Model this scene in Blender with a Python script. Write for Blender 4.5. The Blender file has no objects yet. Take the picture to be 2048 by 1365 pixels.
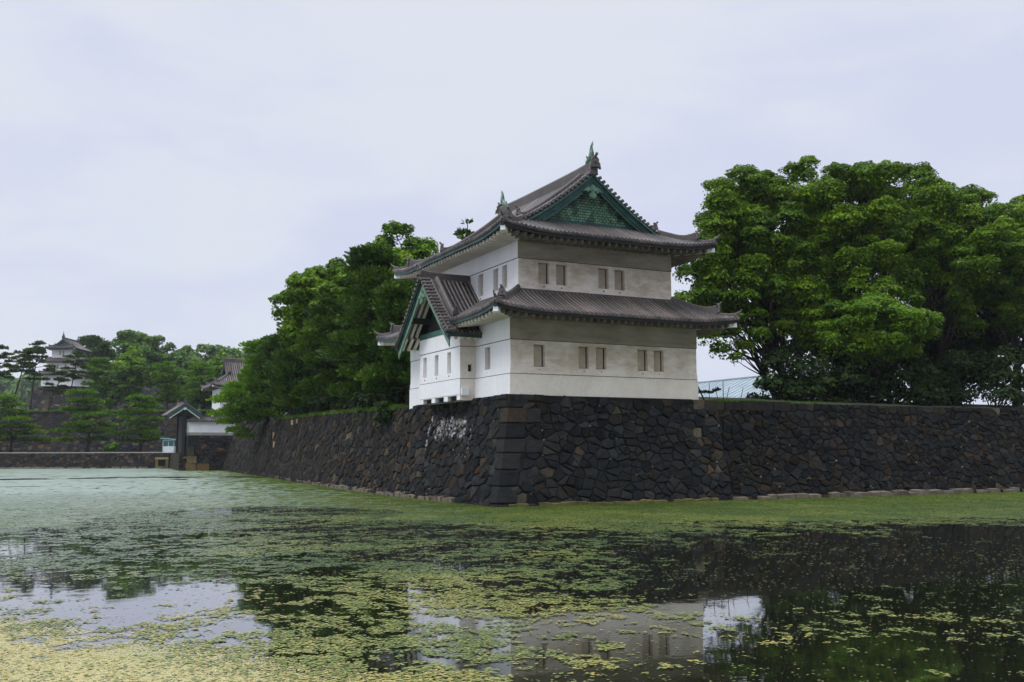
import bpy, math, random
import numpy as np
from mathutils import Vector, Matrix

S = bpy.context.scene
COL = S.collection
R = math.radians
WATER = -7.4

# ------------------------------------------------------------------ camera
cam = bpy.data.cameras.new('camera')
camo = bpy.data.objects.new('camera', cam)
COL.objects.link(camo)
cam.sensor_width = 36.0
cam.lens = 36.0 * 2000.09 / 2048.0
cam.clip_start = 0.5
cam.clip_end = 4000.0
yaw, pitch, roll = R(26.5199), R(6.3751), R(-0.1592)
d_ = Vector((math.sin(yaw) * math.cos(pitch), math.cos(yaw) * math.cos(pitch), math.sin(pitch)))
r0 = Vector((math.cos(yaw), -math.sin(yaw), 0.0))
u0 = r0.cross(d_)
r_ = r0 * math.cos(roll) + u0 * math.sin(roll)
u_ = u0 * math.cos(roll) - r0 * math.sin(roll)
CAM = Vector((-25.158, -50.629, -4.495))
m = Matrix((r_, u_, -d_)).transposed().to_4x4()
m.translation = CAM
camo.matrix_world = m
S.camera = camo

# ------------------------------------------------------------------ light
S.view_settings.view_transform = 'Standard'
S.view_settings.look = 'None'
S.view_settings.exposure = 0.0
S.view_settings.gamma = 1.0
SUN_EL, SUN_AZ = R(52), R(-102)          # azimuth from +Y towards +X: light comes from the left
sd = Vector((math.sin(SUN_AZ) * math.cos(SUN_EL), math.cos(SUN_AZ) * math.cos(SUN_EL), math.sin(SUN_EL)))
sun = bpy.data.lights.new('sun', 'SUN')
sun.energy = 1.2
sun.angle = R(18)
sun.color = (1.0, 0.97, 0.97)
suno = bpy.data.objects.new('sun', sun)
COL.objects.link(suno)
suno.rotation_euler = (-sd).to_track_quat('-Z', 'Y').to_euler()

world = bpy.data.worlds.new('World')
S.world = world
world.use_nodes = True
nt = world.node_tree
nt.nodes.clear()
N, L = nt.nodes, nt.links


def wn(t, **k):
    n = N.new(t)
    for a, b in k.items():
        setattr(n, a, b)
    return n


out = wn('ShaderNodeOutputWorld')
bg = wn('ShaderNodeBackground')
bg.inputs['Strength'].default_value = 0.1
sky = wn('ShaderNodeTexSky', sky_type='NISHITA', sun_disc=False, sun_elevation=SUN_EL, sun_rotation=SUN_AZ)
tc = wn('ShaderNodeTexCoord')
mp = wn('ShaderNodeMapping')
mp.inputs['Scale'].default_value = (1.6, 1.6, 4.2)
mp.inputs['Rotation'].default_value = (0.25, -0.2, 0.6)
no = wn('ShaderNodeTexNoise')
no.inputs['Scale'].default_value = 1.5
no.inputs['Detail'].default_value = 5.0
no.inputs['Roughness'].default_value = 0.5
no.inputs['Distortion'].default_value = 0.4
rp = wn('ShaderNodeValToRGB')
rp.color_ramp.interpolation = 'EASE'
rp.color_ramp.elements[0].position = 0.34
rp.color_ramp.elements[0].color = (6.65, 7.05, 8.75, 1)
rp.color_ramp.elements[1].position = 0.60
rp.color_ramp.elements[1].color = (7.5, 7.95, 8.85, 1)
sx = wn('ShaderNodeSeparateXYZ')
mr = wn('ShaderNodeMapRange')
mr.interpolation_type = 'SMOOTHSTEP'
mr.inputs['From Min'].default_value = 0.42
mr.inputs['From Max'].default_value = 0.80
mr.inputs['To Min'].default_value = 1.0
mr.inputs['To Max'].default_value = 3.0
sc = wn('ShaderNodeVectorMath', operation='SCALE')
mx = wn('ShaderNodeMix', data_type='RGBA')
mx.inputs[0].default_value = 0.04
L.new(tc.outputs['Generated'], mp.inputs['Vector'])
L.new(mp.outputs[0], no.inputs['Vector'])
# thicker, whiter cloud towards the left and higher up, thin lavender cloud towards the right
dl = wn('ShaderNodeVectorMath', operation='DOT_PRODUCT')
dl.inputs[1].default_value = (-0.62, 0.05, 0.62)
ad = wn('ShaderNodeMath', operation='MULTIPLY_ADD')
ad.inputs[1].default_value = 0.30
no2 = wn('ShaderNodeTexNoise')
no2.inputs['Scale'].default_value = 4.5
no2.inputs['Detail'].default_value = 4.0
no2.inputs['Distortion'].default_value = 0.8
ad2 = wn('ShaderNodeMath', operation='MULTIPLY_ADD')
ad2.inputs[1].default_value = 0.22
L.new(tc.outputs['Generated'], dl.inputs[0])
L.new(dl.outputs['Value'], ad.inputs[0])
L.new(no.outputs['Fac'], ad.inputs[2])
L.new(mp.outputs[0], no2.inputs['Vector'])
L.new(no2.outputs['Fac'], ad2.inputs[0])
L.new(ad.outputs[0], ad2.inputs[2])
sb = wn('ShaderNodeMath', operation='SUBTRACT')
sb.inputs[1].default_value = 0.10
L.new(ad2.outputs[0], sb.inputs[0])
L.new(sb.outputs[0], rp.inputs['Fac'])
L.new(tc.outputs['Generated'], sx.inputs[0])
L.new(sx.outputs['Z'], mr.inputs['Value'])
L.new(rp.outputs['Color'], sc.inputs[0])
L.new(mr.outputs[0], sc.inputs['Scale'])
# unseen dark sky added behind the camera in place of buildings, dims right face
dt = wn('ShaderNodeVectorMath', operation='DOT_PRODUCT')
dt.inputs[1].default_value = (0.45, -0.89, -0.35)
mr2 = wn('ShaderNodeMapRange')
mr2.interpolation_type = 'SMOOTHSTEP'
mr2.inputs['From Min'].default_value = 0.42
mr2.inputs['From Max'].default_value = 0.78
mr2.inputs['To Min'].default_value = 1.0
mr2.inputs['To Max'].default_value = 0.16
sc2 = wn('ShaderNodeVectorMath', operation='SCALE')
L.new(tc.outputs['Generated'], dt.inputs[0])
L.new(dt.outputs['Value'], mr2.inputs['Value'])
L.new(sc.outputs[0], sc2.inputs[0])
L.new(mr2.outputs[0], sc2.inputs['Scale'])
L.new(sc2.outputs[0], mx.inputs[6])
L.new(sky.outputs[0], mx.inputs[7])
L.new(mx.outputs[2], bg.inputs['Color'])
L.new(bg.outputs[0], out.inputs['Surface'])

# ------------------------------------------------------------------ materials


class NT:
    def __init__(self, name):
        self.m = bpy.data.materials.new(name)
        self.m.use_nodes = True
        self.t = self.m.node_tree
        self.b = self.t.nodes['Principled BSDF']
        self.o = self.t.nodes['Material Output']

    def n(self, t, ins=None, **k):
        x = self.t.nodes.new(t)
        for a, b in k.items():
            setattr(x, a, b)
        for a, b in (ins or {}).items():
            x.inputs[a].default_value = b
        return x

    def l(self, a, b):
        self.t.links.new(a, b)

    def noise(self, scale, detail=4, vec=None, rough=.55, sc=None):
        x = self.n('ShaderNodeTexNoise', {'Scale': scale, 'Detail': detail, 'Roughness': rough})
        g = self.n('ShaderNodeNewGeometry')
        if sc:
            mp_ = self.n('ShaderNodeMapping', {'Scale': sc})
            self.l(g.outputs['Position'], mp_.inputs['Vector'])
            self.l(mp_.outputs[0], x.inputs['Vector'])
        else:
            self.l(g.outputs['Position'], x.inputs['Vector'])
        return x.outputs['Fac']

    def ramp(self, fac, stops):
        x = self.n('ShaderNodeValToRGB')
        e = x.color_ramp.elements
        while len(e) < len(stops):
            e.new(0.5)
        for i, (p, c) in enumerate(stops):
            e[i].position = p
            e[i].color = (*c, 1) if len(c) == 3 else c
        self.l(fac, x.inputs['Fac'])
        return x.outputs['Color']

    def mix(self, fac, a, b, mode='MIX'):
        x = self.n('ShaderNodeMix', data_type='RGBA', blend_type=mode)
        for v, i in ((fac, 0), (a, 6), (b, 7)):
            if hasattr(v, 'links'):
                self.l(v, x.inputs[i])
            else:
                x.inputs[i].default_value = v if i == 0 else (*v, 1)
        return x.outputs[2]

    def math(self, op, a, b=None, clamp=False):
        x = self.n('ShaderNodeMath', operation=op, use_clamp=clamp)
        for v, i in ((a, 0), (b, 1)):
            if v is None:
                continue
            if hasattr(v, 'links'):
                self.l(v, x.inputs[i])
            else:
                x.inputs[i].default_value = v
        return x.outputs[0]

    def bump(self, h, strength=.3, dist=.05):
        x = self.n('ShaderNodeBump', {'Strength': strength, 'Distance': dist})
        self.l(h, x.inputs['Height'])
        self.l(x.outputs[0], self.b.inputs['Normal'])

    def attr(self, name):
        return self.n('ShaderNodeAttribute', attribute_name=name)

    def set(self, color=None, rough=None, spec=None, metal=None):
        for v, k in ((color, 'Base Color'), (rough, 'Roughness'), (spec, 'Specular IOR Level'), (metal, 'Metallic')):
            if v is None:
                continue
            if hasattr(v, 'links'):
                self.l(v, self.b.inputs[k])
            else:
                self.b.inputs[k].default_value = (*v, 1) if k == 'Base Color' else v
        return self


def simple(name, c1, c2, scale=1.5, rough=.7, bump=0.0, spec=.3, sc=None):
    k = NT(name)
    f = k.noise(scale, 5, sc=sc)
    k.set(k.ramp(f, [(.3, c1), (.7, c2)]), rough, spec)
    if bump:
        k.bump(k.noise(scale * 6, 4), bump, .03)
    return k.m


def plaster(name, stain):
    k = NT(name)
    base = k.ramp(k.noise(.9, 5, sc=(1, 1, .35)), [(.3, (.69, .69, .715)), (.7, (.765, .765, .785))])
    fine = k.ramp(k.noise(7, 4), [(.35, (.93, .93, .93)), (.6, (1, 1, 1))])
    c = k.mix(1.0, base, fine, 'MULTIPLY')
    if stain:
        n1 = k.noise(1.5, 7, sc=(.7, .7, 1.5), rough=.66)
        n2 = k.noise(.35, 3)
        w = k.math('MULTIPLY', n1, n2)
        s = k.n('ShaderNodeMapRange', {'From Min': .17, 'From Max': .33, 'To Min': 0.06, 'To Max': stain})
        k.l(w, s.inputs['Value'])
        c = k.mix(1.0, c, (1.0, .915, .80), 'MULTIPLY')
        g_ = k.n('ShaderNodeNewGeometry')
        sp_ = k.n('ShaderNodeSeparateXYZ')
        k.l(g_.outputs['Position'], sp_.inputs[0])
        lo_ = k.n('ShaderNodeMapRange', {'From Min': -.25, 'From Max': .7, 'To Min': .25, 'To Max': 1.0})
        k.l(sp_.outputs['Z'], lo_.inputs['Value'])
        c = k.mix(k.math('MULTIPLY', s.outputs[0], lo_.outputs[0]), c, (.40, .31, .21))
        # soot streaks
        n3 = k.noise(2.2, 5, sc=(.8, .8, 3.0))
        s3 = k.n('ShaderNodeMapRange', {'From Min': .60, 'From Max': .78, 'To Min': 0.0, 'To Max': .45})
        k.l(n3, s3.inputs['Value'])
        c = k.mix(s3.outputs[0], c, (.36, .31, .25))
    k.set(c, .8, .25)
    k.bump(k.noise(14, 3), .12, .01)
    return k.m


def stone(name, stains=False):
    k = NT(name)
    a = k.attr('stone_colour').outputs['Color']
    n1 = k.ramp(k.noise(2.6, 7, rough=.65), [(.28, (.55, .55, .56)), (.5, (1, 1, 1)), (.74, (1.45, 1.42, 1.36))])
    c = k.mix(1.0, a, n1, 'MULTIPLY')
    moss = k.n('ShaderNodeMapRange', {'From Min': .52, 'From Max': .72, 'To Min': 0.0, 'To Max': .35})
    k.l(k.noise(.5, 5), moss.inputs['Value'])
    c = k.mix(moss.outputs[0], c, (.032, .036, .022))
    if stains:
        # lime streaks run down below the projecting bay
        g = k.n('ShaderNodeNewGeometry')
        s = k.n('ShaderNodeSeparateXYZ')
        k.l(g.outputs['Position'], s.inputs[0])

        def band(o, lo, hi, soft):
            p = k.n('ShaderNodeMapRange', {'From Min': lo - soft, 'From Max': lo + soft})
            q = k.n('ShaderNodeMapRange', {'From Min': hi - soft, 'From Max': hi + soft, 'To Min': 1.0, 'To Max': 0.0})
            k.l(o, p.inputs['Value'])
            k.l(o, q.inputs['Value'])
            return k.math('MULTIPLY', p.outputs[0], q.outputs[0])
        x_ok = k.math('LESS_THAN', s.outputs['X'], 0.3)
        box = k.math('MULTIPLY', band(s.outputs['Y'], 4.6, 10.6, .5), band(s.outputs['Z'], -3.95, -2.0, .55))
        vert = k.noise(1.5, 5, sc=(1, 1, .28), rough=.6)
        lines = k.math('MAXIMUM', band(s.outputs['Y'], 3.95, 4.25, .1), band(s.outputs['Y'], 10.75, 11.0, .1))
        lines = k.math('MULTIPLY', lines, band(s.outputs['Z'], -5.0, -1.7, .4))
        chip = k.n('ShaderNodeMapRange', {'From Min': .42, 'From Max': .56, 'To Min': .62, 'To Max': 1.08})
        k.l(k.noise(5.5, 4, rough=.6), chip.inputs['Value'])
        nn = k.math('MULTIPLY', k.math('MULTIPLY', k.math('ADD', box, lines, True), vert), chip.outputs[0])
        f = k.n('ShaderNodeMapRange', {'From Min': .40, 'From Max': .58, 'To Min': 0.0, 'To Max': .85})
        k.l(nn, f.inputs['Value'])
        c = k.mix(k.math('MULTIPLY', f.outputs[0], x_ok), c, (.52, .52, .54))
    c = k.mix(1.0, c, (.82, .80, .78), 'MULTIPLY')
    k.set(c, .85, .08)
    k.bump(k.noise(6, 7, rough=.72), .8, .09)
    return k.m


def tile_mat():
    k = NT('roof_tile_clay')
    a = k.attr('tint').outputs['Fac']
    c = k.ramp(a, [(0, (.048, .044, .043)), (.45, (.108, .097, .092)), (.8, (.18, .158, .148)), (1, (.22, .168, .146))])
    n1 = k.ramp(k.noise(.8, 5), [(.3, (.72, .72, .75)), (.7, (1.2, 1.15, 1.1))])
    c = k.mix(1.0, c, n1, 'MULTIPLY')
    n2 = k.ramp(k.noise(7, 5, rough=.7), [(.35, (.7, .7, .72)), (.65, (1.18, 1.15, 1.12))])
    c = k.mix(1.0, c, n2, 'MULTIPLY')
    k.set(c, .55, .3)
    k.bump(k.noise(16, 3), .25, .02)
    return k.m


def leafmat(name, dark, mid, light, trans=.2):
    k = NT(name)
    a = k.attr('tint').outputs['Fac']
    c = k.ramp(a, [(0, dark), (.5, mid), (1, light)])
    k.set(c, .55, .12)
    tr = k.n('ShaderNodeBsdfTranslucent')
    c2 = k.mix(1.0, c, (1.5, 1.6, .5), 'MULTIPLY')
    k.l(c2, tr.inputs['Color'])
    ms = k.n('ShaderNodeMixShader', {'Fac': trans})
    k.l(k.b.outputs[0], ms.inputs[1])
    k.l(tr.outputs[0], ms.inputs[2])
    k.l(ms.outputs[0], k.o.inputs['Surface'])
    return k.m


def water_mat():
    k = NT('moat_water')
    k.set((.010, .011, .006), .5, 0)
    k.b.inputs['Specular IOR Level'].default_value = 0.0
    h = k.math('ADD', k.noise(1.1, 3, sc=(1, 1, 1)), k.math('MULTIPLY', k.noise(.22, 2), 1.2))
    bp = k.n('ShaderNodeBump', {'Strength': .05, 'Distance': .05})
    k.l(h, bp.inputs['Height'])
    k.l(bp.outputs[0], k.b.inputs['Normal'])
    lw = k.n('ShaderNodeLayerWeight', {'Blend': .5})
    gl = k.n('ShaderNodeBsdfGlossy', {'Roughness': .03, 'Color': (.97, .97, 1.0, 1)})
    k.l(bp.outputs[0], gl.inputs['Normal'])
    k.l(bp.outputs[0], lw.inputs['Normal'])
    ms = k.n('ShaderNodeMixShader')
    k.l(k.math('POWER', lw.outputs['Facing'], 3.2), ms.inputs['Fac'])
    k.l(k.b.outputs[0], ms.inputs[1])
    k.l(gl.outputs[0], ms.inputs[2])
    k.l(ms.outputs[0], k.o.inputs['Surface'])
    return k.m


def pad_mat(name, stops, rough, spec):
    k = NT(name)
    a = k.attr('tint').outputs['Fac']
    k.set(k.ramp(a, stops), rough, spec)
    return k.m


def scale_mat():
    k = NT('gable_copper_scales')
    g = k.n('ShaderNodeNewGeometry')
    s = k.n('ShaderNodeSeparateXYZ')
    k.l(g.outputs['Position'], s.inputs[0])
    cb = k.n('ShaderNodeCombineXYZ')
    k.l(k.math('ADD', s.outputs['X'], s.outputs['Y']), cb.inputs['X'])
    k.l(s.outputs['Z'], cb.inputs['Y'])
    b = k.n('ShaderNodeTexBrick', {'Scale': 1.0, 'Mortar Size': .03, 'Brick Width': .27, 'Row Height': .17, 'Mortar Smooth': .4,
                                  'Color1': (.065, .16, .10, 1), 'Color2': (.12, .25, .15, 1), 'Mortar': (.008, .026, .018, 1)})
    k.l(cb.outputs[0], b.inputs['Vector'])
    n1 = k.ramp(k.noise(1.6, 5), [(.40, (.18, .22, .22)), (.62, (1.35, 1.3, 1.2))])
    k.set(k.mix(1.0, b.outputs['Color'], n1, 'MULTIPLY'), .6, .4)
    return k.m


M = {
    'plaster': plaster('white_plaster', 0),
    'plaster_old': plaster('weathered_plaster', .74),
    'plaster_mid': plaster('aged_plaster', .3),
    'plaster_shade': simple('shaded_plaster', (.10, .085, .06), (.22, .19, .14), .9, .85, .1, .2),  # rafter plaster with the eave shade put into its colour
    'plaster_dark': simple('shaded_grimy_plaster', (.20, .175, .13), (.36, .32, .25), .9, .85, .1, .2, (.6, .6, 2.2)),  # eave shade and grime both put into this colour
    'shutter': simple('shutter_board', (.33, .275, .21), (.45, .38, .30), 2.2, .8),
    'dark': simple('dark_timber', (.012, .012, .012), (.022, .02, .018), 3, .7),
    'groove': simple('shadow_groove', (.05, .05, .05), (.08, .08, .08), 3, .9),
    'tile': tile_mat(),
    'pan': simple('shaded_tile_clay', (.016, .015, .015), (.03, .027, .026), 1.2, .7, .1),  # shade in the valleys between the ribs put into the colour
    'copper': simple('green_copper', (.018, .068, .055), (.052, .135, .102), 2.0, .55, .1, .4),
    'copper_dark': simple('dark_green_copper', (.006, .022, .022), (.018, .065, .055), 1.6, .5, 0, .4),
    'copper_light': simple('pale_green_copper', (.05, .125, .09), (.145, .235, .16), 2.6, .6, .1, .4),
    'scales': scale_mat(),
    'stone': stone('wall_stone', True),
    'gap': simple('wall_joint', (.008, .008, .008), (.014, .013, .012), 2, .95),
    'water': water_mat(),
    'bark': simple('tree_bark', (.016, .013, .011), (.04, .033, .027), 3.5, .9, .5),
    'pine_bark': simple('pine_bark', (.03, .022, .018), (.07, .05, .042), 3, .9, .5),
    'leaf': leafmat('broadleaf_leaves', (.024, .06, .003), (.085, .17, .005), (.19, .29, .012)),
    'leaf2': leafmat('bright_leaves', (.035, .085, .005), (.10, .20, .009), (.21, .32, .018)),
    'leaf_dark': leafmat('evergreen_leaves', (.005, .012, .003), (.014, .032, .005), (.035, .065, .008), .2),
    'needle': leafmat('pine_needles', (.014, .038, .006), (.042, .09, .008), (.10, .16, .014), .18),
    'needle2': leafmat('bright_pine_needles', (.03, .085, .007), (.10, .20, .010), (.20, .31, .018), .22),
    'far_leaf': leafmat('far_leaves', (.045, .10, .028), (.11, .20, .045), (.20, .31, .065), .3),
    'grass': leafmat('grass_blades', (.03, .07, .012), (.07, .14, .02), (.13, .2, .035), .2),
    'soil': simple('earth', (.018, .02, .010), (.04, .045, .018), .4, .95),
    'pad': pad_mat('water_weed', [(0, (.035, .075, .024)), (.4, (.11, .155, .03)), (.75, (.22, .24, .05)), (1, (.40, .30, .09))], .4, .3),
    'film': pad_mat('duckweed_film', [(0, (.26, .29, .12)), (.5, (.41, .365, .145)), (1, (.46, .39, .16))], .42, .4),
    'sheet': pad_mat('duckweed_green', [(0, (.028, .055, .002)), (.5, (.058, .092, .002)), (1, (.10, .13, .008))], .6, .06),
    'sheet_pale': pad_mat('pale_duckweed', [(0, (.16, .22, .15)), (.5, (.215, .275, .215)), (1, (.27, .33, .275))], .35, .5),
    'pad_pale': pad_mat('sky_sheen_weed', [(0, (.13, .19, .12)), (.5, (.22, .27, .18)), (1, (.32, .35, .24))], .3, .6),  # sky sheen on the left-hand leaves put into the colour
    'blue_roof': simple('blue_grey_roof_sheet', (.20, .25, .28), (.30, .36, .385), .8, .5),
    'booth_blue': simple('pale_blue_paint', (.22, .42, .45), (.30, .52, .54), 3, .5),
    'booth_white': simple('white_panel', (.55, .57, .60), (.66, .68, .70), 3, .5),
    'glass': simple('dark_glass', (.03, .06, .06), (.05, .09, .09), 3, .1, 0, .6),
    'red': simple('red_paint', (.35, .05, .04), (.45, .09, .07), 3, .5),
    'kerb': simple('pale_stone', (.22, .21, .19), (.34, .32, .29), 1.5, .8, .3),
    'footing': simple('washed_footing_stone', (.07, .058, .042), (.20, .165, .125), 1.3, .7, .4),
    'footing_moss': simple('mossy_footing_stone', (.06, .06, .02), (.16, .13, .04), 1.3, .7, .4),
    'tan': simple('tan_stone', (.20, .14, .07), (.30, .22, .12), 1.2, .8, .3),
}

# ------------------------------------------------------------------ helpers


def tag(o, label=None, cat=None, group=None, kind=None):
    if label:
        o['label'] = label
    if cat:
        o['category'] = cat
    if group:
        o['group'] = group
    if kind:
        o['kind'] = kind
    return o


def empty(name, loc=(0, 0, 0), rz=0.0, **k):
    o = bpy.data.objects.new(name, None)
    o.empty_display_size = .5
    COL.objects.link(o)
    o.location = loc
    o.rotation_euler = (0, 0, rz)
    tag(o, **k)
    return o


class MB:
    """collects polygons and links them as one mesh object"""

    def __init__(self):
        self.v, self.f, self.mi, self.att = [], [], [], []

    def add(self, vs, fs, mi=0, att=0.5):
        b = len(self.v)
        self.v += [tuple(p) for p in vs]
        for f in fs:
            self.f.append([b + i for i in f])
            self.mi.append(mi)
            self.att.append(att)

    def quad(self, a, b, c, d, mi=0, att=.5):
        self.add([a, b, c, d], [(0, 1, 2, 3)], mi, att)

    def box(self, x0, x1, y0, y1, z0, z1, mi=0, att=.5):
        self.hexa([(x0, y0, z0), (x1, y0, z0), (x1, y1, z0), (x0, y1, z0)],
                  [(x0, y0, z1), (x1, y0, z1), (x1, y1, z1), (x0, y1, z1)], mi, att)

    def hexa(self, lo, hi, mi=0, att=.5):
        n = len(lo)
        fs = [tuple(range(n))[::-1], tuple(range(n, 2 * n))]
        for i in range(n):
            j = (i + 1) % n
            fs.append((i, j, n + j, n + i))
        self.add(list(lo) + list(hi), fs, mi, att)

    def beam(self, a, b, w, h, mi=0, att=.5):
        """box of width w and height h between two points (centre of its top edge)"""
        a, b = Vector(a), Vector(b)
        t = (b - a).normalized()
        s = t.cross(Vector((0, 0, 1)))
        s = s.normalized() if s.length > 1e-5 else Vector((1, 0, 0))
        up = s.cross(t).normalized()
        lo = [a - s * w / 2 - up * h, a + s * w / 2 - up * h, a + s * w / 2, a - s * w / 2]
        hi = [p + (b - a) for p in lo]
        self.hexa(lo, hi, mi, att)

    def sweep(self, path, prof, side=None, mi=0, att=.5, cap=True):
        """prof: list of (across, up); path: points; side: fixed across vector or None"""
        rings = []
        n = len(path)
        path = [Vector(p) for p in path]
        for i, p in enumerate(path):
            t = path[min(i + 1, n - 1)] - path[max(i - 1, 0)]
            t.normalize()
            s = Vector(side) if side is not None else t.cross(Vector((0, 0, 1))).normalized()
            up = s.cross(t).normalized()
            if up.z < 0:
                up = -up
            rings.append([p + s * a + up * b for a, b in prof])
        k = len(prof)
        vs = [q for r in rings for q in r]
        fs = []
        for i in range(n - 1):
            for j in range(k):
                j2 = (j + 1) % k
                fs.append((i * k + j, i * k + j2, (i + 1) * k + j2, (i + 1) * k + j))
        if cap:
            fs.append(tuple(range(k))[::-1])
            fs.append(tuple(range((n - 1) * k, n * k)))
        self.add(vs, fs, mi, att)

    def tube(self, path, radii, seg=7, mi=0, att=.5):
        path = [Vector(p) for p in path]
        n = len(path)
        vs = []
        ref = Vector((0.31, 0.77, 0.55)).normalized()
        for i, p in enumerate(path):
            t = (path[min(i + 1, n - 1)] - path[max(i - 1, 0)]).normalized()
            s = t.cross(ref).normalized()
            w = t.cross(s)
            for j in range(seg):
                a = 2 * math.pi * j / seg
                vs.append(p + (s * math.cos(a) + w * math.sin(a)) * radii[i])
        fs = []
        for i in range(n - 1):
            for j in range(seg):
                j2 = (j + 1) % seg
                fs.append((i * seg + j, i * seg + j2, (i + 1) * seg + j2, (i + 1) * seg + j))
        fs.append(tuple(range(seg))[::-1])
        fs.append(tuple(range((n - 1) * seg, n * seg)))
        self.add(vs, fs, mi, att)

    def extrude(self, outline, origin, ex, ez, ey, depth, mi=0, att=.5):
        """outline of (a,b) in the ex/ez plane pushed along ey by depth"""
        o, ex, ez, ey = Vector(origin), Vector(ex), Vector(ez), Vector(ey)
        lo = [o + ex * a + ez * b for a, b in outline]
        hi = [p + ey * depth for p in lo]
        self.hexa(lo, hi, mi, att)

    def disc(self, c, axis, r, depth, seg=12, mi=0, att=.5):
        axis = Vector(axis).normalized()
        c = Vector(c)
        self.tube([c, c + axis * depth], [r, r], seg, mi, att)

    def build(self, name, mats, parent=None, origin=(0, 0, 0), smooth=False, attname='tint'):
        me = bpy.data.meshes.new(name)
        ox, oy, oz = origin
        me.from_pydata([(x - ox, y - oy, z - oz) for x, y, z in self.v], [], self.f)
        if not isinstance(mats, (list, tuple)):
            mats = [mats]
        for mm in mats:
            me.materials.append(mm)
        me.polygons.foreach_set('material_index', self.mi)
        if attname == 'stone_colour':
            at = me.attributes.new('stone_colour', 'FLOAT_COLOR', 'FACE')
            arr = np.ones((len(self.f), 4), np.float32)
            arr[:, :3] = [a if hasattr(a, '__len__') else (a * .1,) * 3 for a in self.att]
            at.data.foreach_set('color', arr.ravel())
        else:
            at = me.attributes.new('tint', 'FLOAT', 'FACE')
            at.data.foreach_set('value', np.array(self.att, np.float32))
        if smooth:
            me.polygons.foreach_set('use_smooth', [True] * len(self.f))
        me.update()
        o = bpy.data.objects.new(name, me)
        COL.objects.link(o)
        if parent:
            o.parent = parent
        return o


def np_mesh(name, verts, k, tint, mat, parent=None):
    """verts (n*k,3): n separate polygons of k corners"""
    n = len(verts) // k
    me = bpy.data.meshes.new(name)
    me.vertices.add(n * k)
    me.vertices.foreach_set('co', np.ascontiguousarray(verts, np.float32).ravel())
    me.loops.add(n * k)
    me.loops.foreach_set('vertex_index', np.arange(n * k, dtype=np.int32))
    me.polygons.add(n)
    me.polygons.foreach_set('loop_start', np.arange(0, n * k, k, dtype=np.int32))
    me.update(calc_edges=True)
    me.materials.append(mat)
    at = me.attributes.new('tint', 'FLOAT', 'FACE')
    at.data.foreach_set('value', np.clip(tint, 0, 1).astype(np.float32))
    me.validate()
    o = bpy.data.objects.new(name, me)
    COL.objects.link(o)
    if parent:
        o.parent = parent
    return o


# ------------------------------------------------------------------ dry stone walls


def clip_poly(poly, px, py, nx, ny):
    """keep the side where (p - (px,py)).n <= 0"""
    outp = []
    n = len(poly)
    for i in range(n):
        a, b = poly[i], poly[(i + 1) % n]
        da = (a[0] - px) * nx + (a[1] - py) * ny
        db = (b[0] - px) * nx + (b[1] - py) * ny
        if da <= 0:
            outp.append(a)
        if (da < 0 < db) or (db < 0 < da):
            t = da / (da - db)
            outp.append((a[0] + (b[0] - a[0]) * t, a[1] + (b[1] - a[1]) * t))
    return outp


GREY = [(.019, .021, .024), (.024, .026, .028), (.016, .018, .021), (.030, .030, .030), (.023, .023, .023)]
BROWN = [(.038, .030, .023), (.032, .027, .022), (.048, .037, .028), (.027, .024, .02)]
RARE = [(.09, .078, .052), (.075, .047, .030), (.058, .037, .029), (.11, .096, .066), (.065, .058, .044)]


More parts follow.
